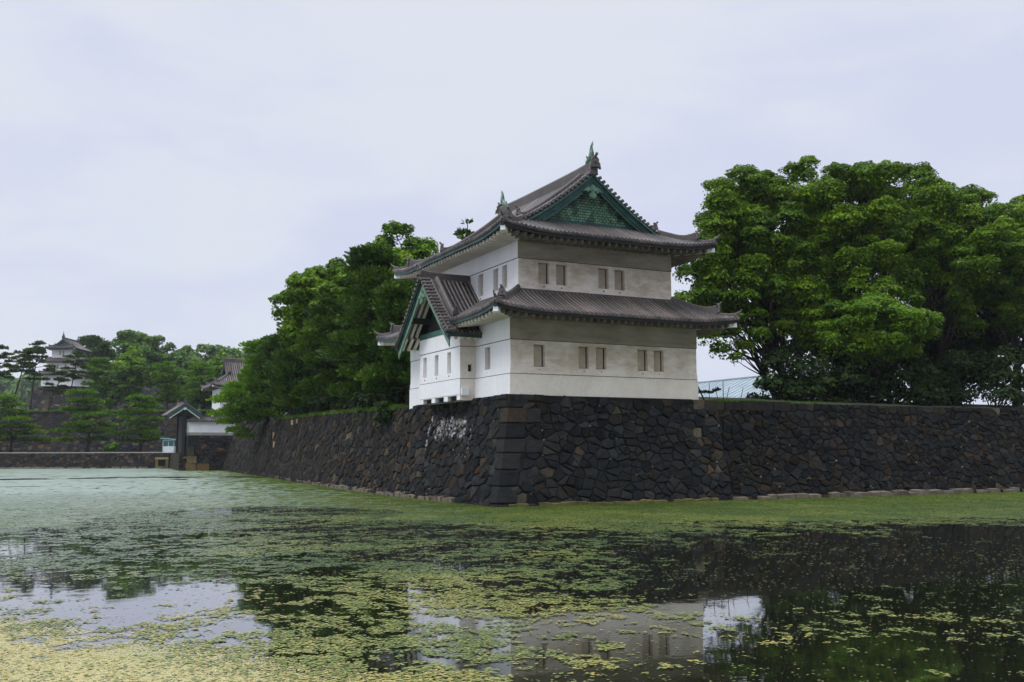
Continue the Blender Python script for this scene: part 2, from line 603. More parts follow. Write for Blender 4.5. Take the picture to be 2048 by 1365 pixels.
def stone_face(mb, S0, S1, H, fmap, size, seed, brown=0.3, rare=.04, s_excl=None, chinks=True, tone=1.0):
    rng = random.Random(seed)
    asp = 1.3
    rows = max(2, int(round(H / (size * .82))))
    rh = H / rows
    sites = []
    for r in range(rows):
        s = S0 / asp - size + rng.random() * size
        while s < S1 / asp + size:
            s += size * rng.choice((rng.uniform(.4, .75), rng.uniform(.7, 1.15), rng.uniform(.9, 1.55)))
            sites.append((s, (r + .5) * rh + rng.uniform(-.42, .42) * rh))
            if rng.random() < .3:
                sites.append((s + rng.uniform(-.4, .4) * size, (r + rng.choice((0.02, .98))) * rh))
    cell = size * 1.6
    grid = {}
    for i, p in enumerate(sites):
        grid.setdefault((int(p[0] // cell), int(p[1] // cell)), []).append(i)
    for i, (sx_, sy_) in enumerate(sites):
        if sx_ < S0 / asp - .1 or sx_ > S1 / asp + .1:
            continue
        w = size * 1.5
        poly = [(max(sx_ - w, S0 / asp), max(sy_ - w, 0)), (min(sx_ + w, S1 / asp), max(sy_ - w, 0)),
                (min(sx_ + w, S1 / asp), min(sy_ + w, H)), (max(sx_ - w, S0 / asp), min(sy_ + w, H))]
        gx, gy = int(sx_ // cell), int(sy_ // cell)
        for ax in range(gx - 2, gx + 3):
            for ay in range(gy - 2, gy + 3):
                for j in grid.get((ax, ay), ()):
                    if j == i:
                        continue
                    qx, qy = sites[j]
                    dx, dy = qx - sx_, qy - sy_
                    if dx * dx + dy * dy > 9 * size * size:
                        continue
                    poly = clip_poly(poly, (sx_ + qx) / 2, (sy_ + qy) / 2, dx, dy)
                    if len(poly) < 3:
                        break
        if len(poly) < 3:
            continue
        cx = sum(p[0] for p in poly) / len(poly)
        cy = sum(p[1] for p in poly) / len(poly)
        rad = sum(math.hypot(p[0] - cx, p[1] - cy) for p in poly) / len(poly)
        if rad < .05 * size:
            continue
        cs = cx * asp
        if s_excl and s_excl(cs, cy):
            continue
        bb = brown(cs) if callable(brown) else brown
        z = rng.random()
        if rad < .34 * size:
            z *= .22
        col = rng.choice(RARE) if z < rare else rng.choice(BROWN) if z < rare + bb else rng.choice(GREY)
        f = rng.choice((rng.uniform(.6, .95), rng.uniform(.85, 1.2), rng.uniform(1.0, 1.6))) * tone
        col = tuple(c * f for c in col)
        prot = rng.uniform(.06, .17) * min(1.0, size / .7)
        tx, ty = rng.uniform(-.09, .09), rng.uniform(-.09, .09)
        vs = []
        k = len(poly)
        g = .022 * (.6 + .4 * size / .7)
        jit = [1 + rng.uniform(-.10, .06) for _ in poly]
        for sc_, dep in ((1 - g / rad, -.05), (1 - 1.3 * g / rad, prot * .55), (1 - (g + .07 * size) / rad, prot * .93), (.55, prot)):
            for (a, b), jt in zip(poly, jit):
                if dep > 0:
                    a, b = cx + (a - cx) * jt, cy + (b - cy) * jt
                a2, b2 = cx + (a - cx) * sc_, cy + (b - cy) * sc_
                P, Nn = fmap(a2 * asp, b2)
                dd = dep + ((a2 - cx) * tx + (b2 - cy) * ty if dep > 0 else 0) + (rng.uniform(-.012, .012) if dep > 0 else 0)
                vs.append((P[0] + Nn[0] * dd, P[1] + Nn[1] * dd, P[2] + Nn[2] * dd))
        fs = []
        for q in range(3):
            for e in range(k):
                e2 = (e + 1) % k
                fs.append((q * k + e, q * k + e2, (q + 1) * k + e2, (q + 1) * k + e))
        # broken face: a jittered inner ring round a raised point
        ox_, oy_ = rng.uniform(-.2, .2) * rad, rng.uniform(-.2, .2) * rad
        P, Nn = fmap((cx + ox_) * asp, cy + oy_)
        dd = prot * rng.uniform(.92, 1.35)
        for e in range(k):
            q_ = vs[3 * k + e]
            jj = rng.uniform(-.022, .022)
            vs[3 * k + e] = (q_[0] + Nn[0] * jj, q_[1] + Nn[1] * jj, q_[2] + Nn[2] * jj)
        vs.append((P[0] + Nn[0] * dd, P[1] + Nn[1] * dd, P[2] + Nn[2] * dd))
        for e in range(k):
            fs.append((3 * k + e, 3 * k + (e + 1) % k, 4 * k))
        mb.add(vs, fs, 0, col)
        if chinks and rng.random() < .24:
            a, b = poly[rng.randrange(k)]
            a, b = a + (cx - a) * rng.uniform(-.06, .16), b + (cy - b) * rng.uniform(-.06, .16)
            P, Nn = fmap(a * asp, b)
            rr_ = rng.uniform(.035, .10) * size / .7
            c_ = rng.choice([(.20, .17, .11), (.12, .10, .07), (.26, .24, .19), (.09, .06, .04), (.06, .055, .05), (.05, .045, .04)])
            n_ = rng.randint(4, 6)
            t0 = rng.random() * 6
            base_ = []
            for e in range(n_):
                an = t0 + e * 6.283 / n_
                ra = rr_ * rng.uniform(.7, 1.25)
                Q, _ = fmap((a + math.cos(an) * ra) * asp, b + math.sin(an) * ra)
                base_.append((Q[0], Q[1], Q[2]))
            dd = .085 + rr_ * .3
            base_ = [(q_[0] + Nn[0] * dd * .55, q_[1] + Nn[1] * dd * .55, q_[2] + Nn[2] * dd * .55) for q_ in base_]
            base_.append((P[0] + Nn[0] * dd, P[1] + Nn[1] * dd, P[2] + Nn[2] * dd))
            mb.add(base_, [(e, (e + 1) % n_, n_) for e in range(n_)], 0, c_)


def backing(mb, S0, S1, H, fmap, ds=2.0, nh=6, off=-.02):
    ns = max(1, int((S1 - S0) / ds))
    for i in range(ns):
        for j in range(nh):
            q = []
            for (a, b) in ((i, j), (i + 1, j), (i + 1, j + 1), (i, j + 1)):
                P, Nn = fmap(S0 + (S1 - S0) * a / ns, H * b / nh)
                q.append((P[0] + Nn[0] * off, P[1] + Nn[1] * off, P[2] + Nn[2] * off))
            mb.quad(*q, 1, (.011, .011, .011))


def batter(dz):
    return .185 * dz + .0125 * dz * dz


def lerp_tab(x, tab):
    for (x0, v0), (x1, v1) in zip(tab, tab[1:]):
        if x <= x1:
            return v0 + (v1 - v0) * (x - x0) / (x1 - x0)
    return tab[-1][1]


XT = [(-5, -.05), (14, -.05), (33, 1.1), (80, 5.9), (128, 9.8), (200, 16)]
ZT = [(-5, -1.2), (19, -1.22), (42, -.72), (80, -.05), (200, .1)]
HN = 6.4


def left_map(s, h):                       # s runs along +Y
    zt = lerp_tab(s, ZT)
    dz = (1 - h / HN) * (zt - WATER + .25)
    n = Vector((-1, .06, .26)).normalized()
    return (lerp_tab(s, XT) - batter(dz), s, zt - dz), n


def right_map(s, h):                      # s runs along +X
    zt = -1.18 - .14 * min(max((s - 1.5) / 6, 0), 1)
    dz = (1 - h / HN) * (zt - WATER + .25)
    n = Vector((.0, -1, .26)).normalized()
    return (s, -.0 - .006 * max(s - 13, 0) - batter(dz), zt - dz), n


def quoins(mb, parent_seed=3):
    rng = random.Random(parent_seed)
    z = -1.15
    k = 0
    while z > WATER - .4:
        hgt = rng.uniform(.78, .95)
        zb = z - hgt
        La, Lb = (2.15, 1.15) if k % 2 else (1.15, 2.1)
        La += rng.uniform(-.2, .3)
        Lb += rng.uniform(-.2, .3)
        c = rng.choice(GREY)
        if k == 1:
            c = (.05, .038, .028)
        g = .018

        c2 = rng.choice(GREY + BROWN[:1])
        first = rng.uniform(1.0, 1.35)
        for part in range(2):
            tw = [rng.uniform(-.03, .03) for _ in range(8)]
            pr = rng.uniform(-.03, .03)

            def ring(zz, inset, q0):
                o = batter(-1.15 - zz)
                x, y = -.13 - o + inset - pr, -.13 - o + inset - pr
                i = inset
                if part == 0:          # the corner block itself
                    a_, b_ = min(La, first), min(Lb, first)
                    return [(x, y, zz + tw[q0]), (x + a_ - i, y, zz + tw[q0 + 1]), (x + a_ - i, y + .9, zz), (x + .9, y + b_ - i, zz), (x, y + b_ - i, zz + tw[q0 + 2])]
                if La > Lb:
                    return [(x + first + .03 + i, y, zz + tw[q0]), (x + La - i, y, zz + tw[q0 + 1]), (x + La - i, y + .8, zz), (x + first + .03, y + .8, zz)]
                return [(x, y + Lb - i, zz + tw[q0]), (x, y + first + .03 + i, zz + tw[q0 + 1]), (x + .8, y + first + .03, zz), (x + .8, y + Lb - i, zz)]
            r = [ring(zb + g, .07, 0), ring(zb + g + .06, .0, 3), ring(z - g - .06, .0, 5), ring(z - g, .07, 0)]
            n = len(r[0])
            vs = [p for q in r for p in q]
            fs = [tuple(range(n))[::-1], tuple(range(3 * n, 4 * n))]
            for q in range(3):
                for i in range(n):
                    j = (i + 1) % n
                    fs.append((q * n + i, q * n + j, (q + 1) * n + j, (q + 1) * n + i))
            mb.add(vs, fs, 0, c if part == 0 else c2)
        oo = batter(-1.15 - zb)
        ot = batter(-1.15 - z)
        mb.hexa([(-oo - .02, -oo - .02, zb), (1.2, -oo - .02, zb), (1.2, 1.2, zb), (-oo - .02, 1.2, zb)],
                [(-ot - .02, -ot - .02, z), (1.2, -ot - .02, z), (1.2, 1.2, z), (-ot - .02, 1.2, z)], 1, (.011, .011, .011))
        z = zb
        k += 1


def footing(name, parent, pts, outn, seed, w=.42, mat=None, origin=(0, 0, 0), hgt=.28):
    """row of low blocks along the waterline"""
    rng = random.Random(seed)
    mb = MB()
    for a, b in zip(pts, pts[1:]):
        a, b = Vector(a), Vector(b)
        t = (b - a)
        Ln = t.length
        t.normalize()
        s = 0
        nrm = Vector(outn)
        while s < Ln:
            l = rng.uniform(.4, 1.1)
            if rng.random() < .88:
                p, q = a + t * s, a + t * min(s + l - .04, Ln)
                ww = w * rng.uniform(.75, 1.2)
                zt = WATER + hgt * rng.uniform(.55, 1.1)
                lo = [p - nrm * .5, q - nrm * .5, q + nrm * ww, p + nrm * ww]
                lo2 = [Vector((v.x, v.y, WATER - .3)) for v in lo]
                hi = [Vector((v.x, v.y, zt + rng.uniform(-.03, .03) + (.1 if i < 2 else 0))) for i, v in enumerate(lo)]
                mb.hexa(lo2, hi)
            s += l
    return mb.build(name, mat or M['footing'], parent, origin)


# the moat wall below the corner tower and to its right
o_r = (30, 0, WATER)
wall_r = empty('stone_wall', o_r, label='long dark stone moat wall running right from the white tower corner', cat='stone wall')
mb = MB()
near_corner = lambda cs, cy: cs < -batter((1 - cy / HN) * 6.3) + .85
stone_face(mb, -1.7, 14.4, HN, right_map, .66, 11, s_excl=near_corner, brown=lambda s: .05 + .25 * max(0, (s - 10) / 5), rare=.02)
stone_face(mb, 14.42, 80, HN, right_map, .62, 12, brown=.30, rare=.015, tone=.74)  # tree shade put into a darker stone tone here
quoins(mb)
backing(mb, -.3, 80, HN, right_map)
mb.box(-.1, 12.5, -.13, -.058, -1.6, -1.235, 0, (.02, .02, .021))
mb.quad((-.3, -.02, -1.42), (80, -.4, -1.42), (80, 2, -1.42), (-.3, 2, -1.42), 1, (.02, .02, .02))
mb.build('stonework', [M['stone'], M['gap']], wall_r, o_r, attname='stone_colour')
# squared cap stones beside the tower
rng = random.Random(5)
mb = MB()
x = 12.55
while x < 20:
    l = rng.uniform(.45, 1.1)
    c = rng.choice([(.06, .05, .036), (.03, .028, .025), (.05, .038, .028), (.035, .032, .03)])
    mb.box(x, x + l - .03, -.24 + rng.uniform(-.05, .03), .5, -1.85, -1.29 + rng.uniform(-.07, .04), 0, (.13, .11, .085) if x < 13 else c)
    x += l
mb.build('cap_stones', [M['stone']], wall_r, o_r, attname='stone_colour')
fo = 1.55
footing('footing', wall_r, [(14.2, -fo - .05, 0), (45, -fo - .3, 0), (80, -fo - .5, 0)], (0, -1, 0), 7, origin=o_r, hgt=.3)
fm = footing('footing', wall_r, [(-fo, -fo - .05, 0), (14, -fo - .05, 0)], (0, -1, 0), 8, mat=M['footing_moss'], origin=o_r, w=.3, hgt=.16)
tag(fm, 'mossy low footing under the corner')

o_l = (0, 60, WATER)
wall_l = empty('stone_wall', o_l, label='dark stone moat wall under the pines, receding from the tower to the gate', cat='stone wall')
mb = MB()
stone_face(mb, -1.7, 60, HN, left_map, .70, 21, s_excl=near_corner, brown=lambda s: .10 + .38 * min(1, max(0, (s - 8) / 10)), rare=.03)
stone_face(mb, 60.02, 127.5, HN, left_map, .75, 22, brown=.42, rare=.02)
backing(mb, -.3, 127.5, HN, left_map)
mb.build('stonework', [M['stone'], M['gap']], wall_l, o_l, attname='stone_colour')
mb = MB()
for (y, z, w, h) in ((79.5, -2.3, .9, 1.1), (76.5, -3.6, .8, 1.2), (66, -.9, .8, .55), (62.5, -.85, .6, .5)):
    P, n = left_map(y, 3.2)
    P = (lerp_tab(y, XT) - batter(lerp_tab(y, ZT) - z), y, z)
    mb.box(P[0] - .16, P[0] + .4, y - w / 2, y + w / 2, z - h / 2, z + h / 2, 0, (.3, .22, .14))
mb.build('pale_stone', [M['tan']], wall_l, o_l)
footing('footing', wall_l, [(lerp_tab(y, XT) - fo - .05, y, 0) for y in (4, 14, 33, 80, 126)], (-1, 0, 0), 9, origin=o_l, hgt=.27, w=.34)

# ------------------------------------------------------------------ ground and water


def sheet(name, pts, z, mat):
    mb = MB()
    mb.add([(x, y, z if not callable(z) else z(x, y)) for x, y in pts], [tuple(range(len(pts)))])
    return tag(mb.build(name, mat), kind='structure')


sheet('ground', [(-3000, -3000), (3000, -3000), (3000, 3000), (-3000, 3000)], -9.0, M['soil'])
sheet('water', [(-420, -420), (420, -420), (420, 330), (-420, 330)], WATER, M['water'])


def grid_ground(name, xs, ys, zf, mat):
    mb = MB()
    for i in range(len(xs) - 1):
        for j in range(len(ys) - 1):
            q = [(xs[i], ys[j]), (xs[i + 1], ys[j]), (xs[i + 1], ys[j + 1]), (xs[i], ys[j + 1])]
            mb.quad(*[(x, y, zf(x, y)) for x, y in q])
    return tag(mb.build(name, mat), kind='structure')


def castle_z(x, y):
    wy = lerp_tab(y, ZT)
    e = min(max((x - lerp_tab(y, XT)) / 10, 0), 1) * min(max(y / 12, 0), 1)
    return (wy - .12) * (1 - e) + .15 * e - (.02 if y < 1 else 0)


mb = MB()
ys = [.3, 2, 5, 9, 14, 20, 28, 38, 50, 65, 80, 100, 127.4]
ts = [0.3, 2, 5, 10, 16, 25, 40, 60, 80]
for j in range(len(ys) - 1):
    for i in range(len(ts) - 1):
        q = []
        for (a, b) in ((i, j), (i + 1, j), (i + 1, j + 1), (i, j + 1)):
            y = ys[b]
            x = lerp_tab(y, XT) + ts[a]
            q.append((x, y, castle_z(x, y) - .25))
        mb.quad(*q)
tag(mb.build('castle_ground', M['soil']), kind='structure')
sheet('near_bank', [(-80, -120), (60, -120), (10, -61), (-22, -48.2), (-29, -45.2), (-80, -22)], -6.1, M['soil'])

# ------------------------------------------------------------------ tiled roofs


def prof_fn(ze, c, b):
    return lambda t: ze + c * t + b * t * t


def lift_fn(up, Ln, Rr):
    return lambda a, t: up * max(0.0, 1 - min(a, Ln - a) / Rr) ** 2 * max(0.0, 1 - t / 3.0) if up else 0.0


def slope(mb, P0, e, n, Ln, zp, lf, t0f, t1f, pitch=.28, rr=.076, dt=.33, seed=1, caps=True):
    rng = random.Random(seed)
    P0, e, n = Vector(P0), Vector(e), Vector(n)
    k = max(1, int(round(Ln / pitch)))
    w = Ln / k
    drift = .45
    for i in range(k):
        a = (i + .5) * w
        t0, t1 = t0f(a), t1f(a)
        drift = min(.8, max(.15, drift + rng.uniform(-.16, .16)))
        tint = min(1, max(0, drift + rng.uniform(-.18, .18)))
        if t1 - t0 < .12:
            continue
        ns = max(2, int((t1 - t0) / dt) + 1)

        def P(aa, t, dz=0.0):
            p = P0 + e * aa + n * t
            return (p.x, p.y, zp(t) + lf(aa, t) + dz)
        pv, rv = [], []
        for s in range(ns + 1):
            t = t0 + (t1 - t0) * s / ns
            pv += [P(a - w / 2, t, .0), P(a, t, -.035), P(a + w / 2, t, .0)]
            for cx_, cz_ in ((-1.0, -.02), (-1.0, .55), (-.62, 1.22), (0, 1.5), (.62, 1.22), (1.0, .55), (1.0, -.02)):
                rv.append(P(a + rr * cx_, t, rr * cz_))
        fs = []
        for s in range(ns):
            for q in range(2):
                fs.append((s * 3 + q, s * 3 + q + 1, s * 3 + q + 4, s * 3 + q + 3))
        mb.add(pv, fs, 1, 0)
        fs = []
        for s in range(ns):
            for q in range(1, 5):
                fs.append((s * 7 + q, s * 7 + q + 1, s * 7 + q + 8, s * 7 + q + 7))
        fs.append((6, 5, 4, 3, 2, 1, 0))
        mb.add(rv, fs, 0, tint)
        mb.add(rv, [(s * 7 + q, s * 7 + q + 1, s * 7 + q + 8, s * 7 + q + 7) for s in range(ns) for q in (0, 5)], 1, 0)  # rib feet take the dark valley colour as painted shade
        if caps and t0 < .05:
            # round end tile and the drooping edge of the flat tile
            c = Vector(P(a, 0, .04))
            mb.disc(c + n * .02, -n, rr * 1.3, .05, 8, 0, tint)
            mb.quad(P(a - w / 2, 0, .0), P(a + w / 2, 0, .0), P(a + w / 2, 0, -.09), P(a - w / 2, 0, -.09), 0, max(0, tint - .25))


RIDGE = lambda w, h: [(-w / 2, -.25), (-w / 2, h * .30), (-w * .42, h * .32), (-w * .42, h * .58), (-w * .36, h * .6), (-w * .36, h * .8),
                      (-w * .30, h * .84), (-w * .18, h * .97), (0, h), (w * .18, h * .97), (w * .30, h * .84), (w * .36, h * .8),
                      (w * .36, h * .6), (w * .42, h * .58), (w * .42, h * .32), (w / 2, h * .30), (w / 2, -.25)]


def oni(mb, pos, dirv, sc_, tint=.35):
    """ridge-end tile: a shouldered plate with a boss and a round tile on top"""
    pos, dv = Vector(pos), Vector(dirv)
    dv.z = 0
    dv.normalize()
    sd_ = Vector((-dv.y, dv.x, 0))
    ol = [(-.5, -.35), (-.42, .1), (-.3, .22), (-.34, .38), (-.2, .56), (0, .64), (.2, .56), (.34, .38), (.3, .22), (.42, .1), (.5, -.35), (.2, -.2), (-.2, -.2)]
    mb.extrude([(a * sc_, b * sc_) for a, b in ol], pos - dv * .08 * sc_, sd_, (0, 0, 1), dv, .2 * sc_, 0, tint)
    mb.disc(pos + Vector((0, 0, .25 * sc_)) + dv * .1 * sc_, dv, .17 * sc_, .09 * sc_, 10, 0, tint + .2)
    mb.disc(pos + Vector((0, 0, .25 * sc_)) + dv * .18 * sc_, dv, .08 * sc_, .05 * sc_, 8, 0, tint)
    up = (dv + Vector((0, 0, .55))).normalized()
    mb.tube([pos + Vector((0, 0, .6 * sc_)) - dv * .2 * sc_, pos + Vector((0, 0, .62 * sc_)) + dv * .12 * sc_, pos + Vector((0, 0, .62 * sc_)) + up * .42 * sc_],
            [.11 * sc_, .11 * sc_, .12 * sc_], 8, 0, tint + .15)


def hip(mb, corner, dx, dy, T, zp, lf, w=.3, h=.34, t_end=.95, sc_=.55):
    """corner ridge following the hip; a lower tail carries on to the eave"""
    c = Vector(corner)

    def P(t, dz):
        return (c.x + dx * t, c.y + dy * t, zp(t) + lf(t, t) + dz)
    ts_ = [T - (T - t_end) * i / 9 for i in range(10)]
    up = lambda t: .34 * max(0, 1 - (t - t_end) / .9) ** 2
    mb.sweep([P(t, up(t)) for t in ts_], RIDGE(w, h), None, 0, .32)
    oni(mb, P(t_end - .05, .2 + .2), (-dx, -dy, 0), sc_)
    ts_ = [t_end + .1 - (t_end + .02) * i / 6 for i in range(7)]
    up2 = lambda t: .16 * max(0, 1 - t / .6) ** 2
    mb.sweep([P(t, up2(t) + .0) for t in ts_], RIDGE(w * .8, h * .62), None, 0, .38)
    tip = [P(.12, up2(.12) + h * .5), P(-.02, .16 + h * .62), P(-.11, .30 + h * .75)]
    mb.tube(tip, [.09, .06, .025], 6, 0, .45)


def eave(mb, P0, e, n, Ln, ze, lf, over, spans, raf=.46, mats=(0, 1, 2), drop=.1):
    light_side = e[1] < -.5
    raf_m = 1 if light_side else 3  # off the light side the rafters get the shaded plaster
    """dark board under the tile edge, plaster soffit, plaster rafters. materials: 0 board, 1 plaster, 2 copper"""
    P0, e, n = Vector(P0), Vector(e), Vector(n)

    def P(a, t, dz):
        p = P0 + e * a + n * t
        return (p.x, p.y, ze + lf(a, t) + dz)
    for (a0, a1) in spans:
        k = max(2, int((a1 - a0) / .5))
        for i in range(k):
            b0, b1 = a0 + (a1 - a0) * i / k, a0 + (a1 - a0) * (i + 1) / k
            in0 = min(b0, Ln - b0)
            in1 = min(b1, Ln - b1)
            # copper covered board, painted near black for shade off the light side
            lo = [P(b0, .05, -.27), P(b1, .05, -.27), P(b1, .16, -.27), P(b0, .16, -.27)]
            hi = [P(b0, .05, -.05), P(b1, .05, -.05), P(b1, .16, -.05), P(b0, .16, -.05)]
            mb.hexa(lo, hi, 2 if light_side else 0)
            to = .16
            w0, w1 = min(over, max(to, in0)), min(over, max(to, in1))
            mb.quad(P(b0, to, -.22), P(b1, to, -.22), P(b1, w1, -.22 + drop * w1), P(b0, w0, -.22 + drop * w0), 0)
        k = int((a1 - a0) / raf)
        for i in range(k):
            a = a0 + (i + .5) * (a1 - a0) / k
            ins = min(a, Ln - a)
            t1 = min(over, max(.4, ins))
            hw = .085
            q = []
            for (t, top, bot) in ((.26, -.24, -.40), (.36, -.24, -.46), (t1, -.24 + drop * t1, -.46 + drop * t1)):
                q.append([P(a - hw, t, top), P(a + hw, t, top), P(a + hw * .8, t, bot), P(a - hw * .8, t, bot)])
            for r0_, r1_ in zip(q, q[1:]):
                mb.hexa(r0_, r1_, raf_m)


def corner_beam(mb, corner, dx, dy, over, ze, up, mi=4):
    """the white tipped diagonal rafter"""
    c = Vector(corner)
    a = Vector((c.x + dx * .14, c.y + dy * .14, ze + up * .86 - .27))
    b = Vector((c.x + dx * (over + .2), c.y + dy * (over + .2), ze + .12 * over - .22))
    mb.beam(a, b, .27, .26, mi)


def skirt_roof(rootname, parent, rect, ze, c, b, T, up=.36, Rr=3.6, over=1.9, pitch=.28, origin=(0, 0, 0), cut=None, sides='FBLR', rr=.076, dt=.33):
    """hipped skirt roof around an upper storey; rect is the eave rectangle"""
    x0, x1, y0, y1 = rect
    zp = prof_fn(ze, c, b)
    W_, D_ = x1 - x0, y1 - y0
    mb = MB()
    ev = MB()
    hp = []
    data = {'F': ((x0, y0, 0), (1, 0, 0), (0, 1, 0), W_), 'B': ((x1, y1, 0), (-1, 0, 0), (0, -1, 0), W_),
            'L': ((x0, y1, 0), (0, -1, 0), (1, 0, 0), D_), 'R': ((x1, y0, 0), (0, 1, 0), (-1, 0, 0), D_)}
    for sd_ in sides:
        P0, e, n, Ln = data[sd_]
        lf = lift_fn(up, Ln, Rr)
        t0f = (lambda a: 0.0)
        spans = [(0.02, Ln - .02)]
        if cut and sd_ == 'L':
            t0f, spans = cut(zp, Ln)
        slope(mb, P0, e, n, Ln, zp, lf, t0f, lambda a: min(T, a, Ln - a), pitch, rr, dt, seed=ord(sd_))
        eave(ev, P0, e, n, Ln, ze, lf, over, spans)
        # flashing ridge where the roof meets the wall
        p0, p1 = Vector(P0) + Vector(e) * T + Vector(n) * T, Vector(P0) + Vector(e) * (Ln - T) + Vector(n) * T
        if not (cut and sd_ == 'L'):
            h_ = MB()
            h_.sweep([(p0.x, p0.y, zp(T) - .02), (p1.x, p1.y, zp(T) - .02)], RIDGE(.22, .16), None, 0, .3)
            hp.append(h_)
    lf = lift_fn(up, max(W_, D_), Rr)
    ro = mb.build(rootname, [M['tile'], M['pan']], parent, origin)
    for (cx, cy, dx, dy) in ((x0, y0, 1, 1), (x1, y0, -1, 1), (x0, y1, 1, -1), (x1, y1, -1, -1)):
        h_ = MB()
        hip(h_, (cx, cy, 0), dx, dy, T + .08, zp, lf)
        h_.build('hip_ridge', M['tile'], ro, origin)
        corner_beam(ev, (cx, cy, 0), dx, dy, over, ze, up)
    for h_ in hp:
        h_.build('wall_ridge', M['tile'], ro, origin)
    ev.build('eave', [M['dark'], M['plaster_mid'], M['copper_dark'], M['plaster_shade'], M['plaster']], ro, origin)
    return ro


def bargeboards(mb, sfun, y, half, up0, depth, thick, mi=0, att=.5, s0=0.0, axis='y', cx=0.0, flip=1):
    """a pair of boards following the verge: sfun(s) is roof height at distance s from the ridge line"""
    for sg in (-1, 1):
        k = 10
        top, bot = [], []
        for i in range(k + 1):
            s = s0 + (half - s0) * i / k
            dd = depth * (1.0 + .35 * (i / k) ** 3)
            top.append((cx + sg * s, sfun(s) + up0))
            bot.append((cx + sg * s, sfun(s) + up0 - dd * (1.15 if i else 1.25)))
        for i in range(k):
            q = [top[i], top[i + 1], bot[i + 1], bot[i]]
            if axis == 'y':
                lo = [(a, y, b) for a, b in q]
                hi = [(a, y + thick, b) for a, b in q]
            else:
                lo = [(y, a, b) for a, b in q]
                hi = [(y + thick, a, b) for a, b in q]
            mb.hexa(lo, hi, mi, att)


PENDANT = [(0, .55), (.18, .46), (.2, .3), (.34, .36), (.55, .28), (.78, .08), (.92, -.06), (.7, -.02), (.56, .0), (.5, -.12), (.36, -.1), (.34, .06),
           (.2, .02), (.16, -.1), (.3, -.2), (.33, -.38), (.22, -.55), (0, -.62)]
PENDANT = PENDANT + [(-a, b) for a, b in PENDANT[-2:0:-1]]


def pendant(mb, pos, ex, ey, sc_, depth):
    mb.extrude([(a * sc_, b * sc_) for a, b in PENDANT], pos, ex, (0, 0, 1), ey, depth)
    p = Vector(pos) + Vector(ey) * depth
    mb.disc(p + Vector((0, 0, .12 * sc_)), Vector(ey), .1 * sc_, .05, 8)
    mb.disc(p + Vector((0, 0, -.36 * sc_)), Vector(ey), .2 * sc_, .04, 10)


def fish(parent, x, y, z, sg, origin, h=1.25):
    """ridge-end fish with its tail in the air; sg=+1: the ridge runs towards +Y"""
    mb = MB()
    sp = [(.95, .02), (.72, .14), (.45, .22), (.24, .40), (.18, .62), (.22, .84), (.20, 1.0), (.10, 1.14), (-.04, 1.27)]
    rd = [.10, .19, .22, .21, .17, .12, .085, .055, .015]
    mb.tube([(x, y + sg * a * h * .8, z + b * h) for a, b in sp], [r * h * .85 for r in rd], 8)
    F = lambda pts: mb.extrude([(sg * a * h * .8, b * h) for a, b in pts], (x - .02, y, z), (0, 1, 0), (0, 0, 1), (1, 0, 0), .04)
    F([(.14, .35), (-.02, .46), (.06, .50), (-.04, .62), (.06, .64), (.02, .78), (.14, .72)])
    F([(.34, .38), (.40, .56), (.30, .60), (.42, .76), (.28, .76)])
    F([(.95, .05), (1.10, .16), (.98, .22), (.8, .28), (.7, .2)])
    F([(.16, .98), (.02, 1.06), (-.10, 1.04), (.04, 1.16)])
    for s in (-1, 1):
        mb.extrude([(0, 0), (.22 * h, .10 * h), (.26 * h, .26 * h), (.08 * h, .18 * h)], (x, y + sg * .45 * h * .8, z + .18 * h), (s, 0, 0), (0, 0, 1), (0, 1, 0), .03)
    return mb.build('roof_ornament', M['copper_light'], parent, origin, smooth=False)


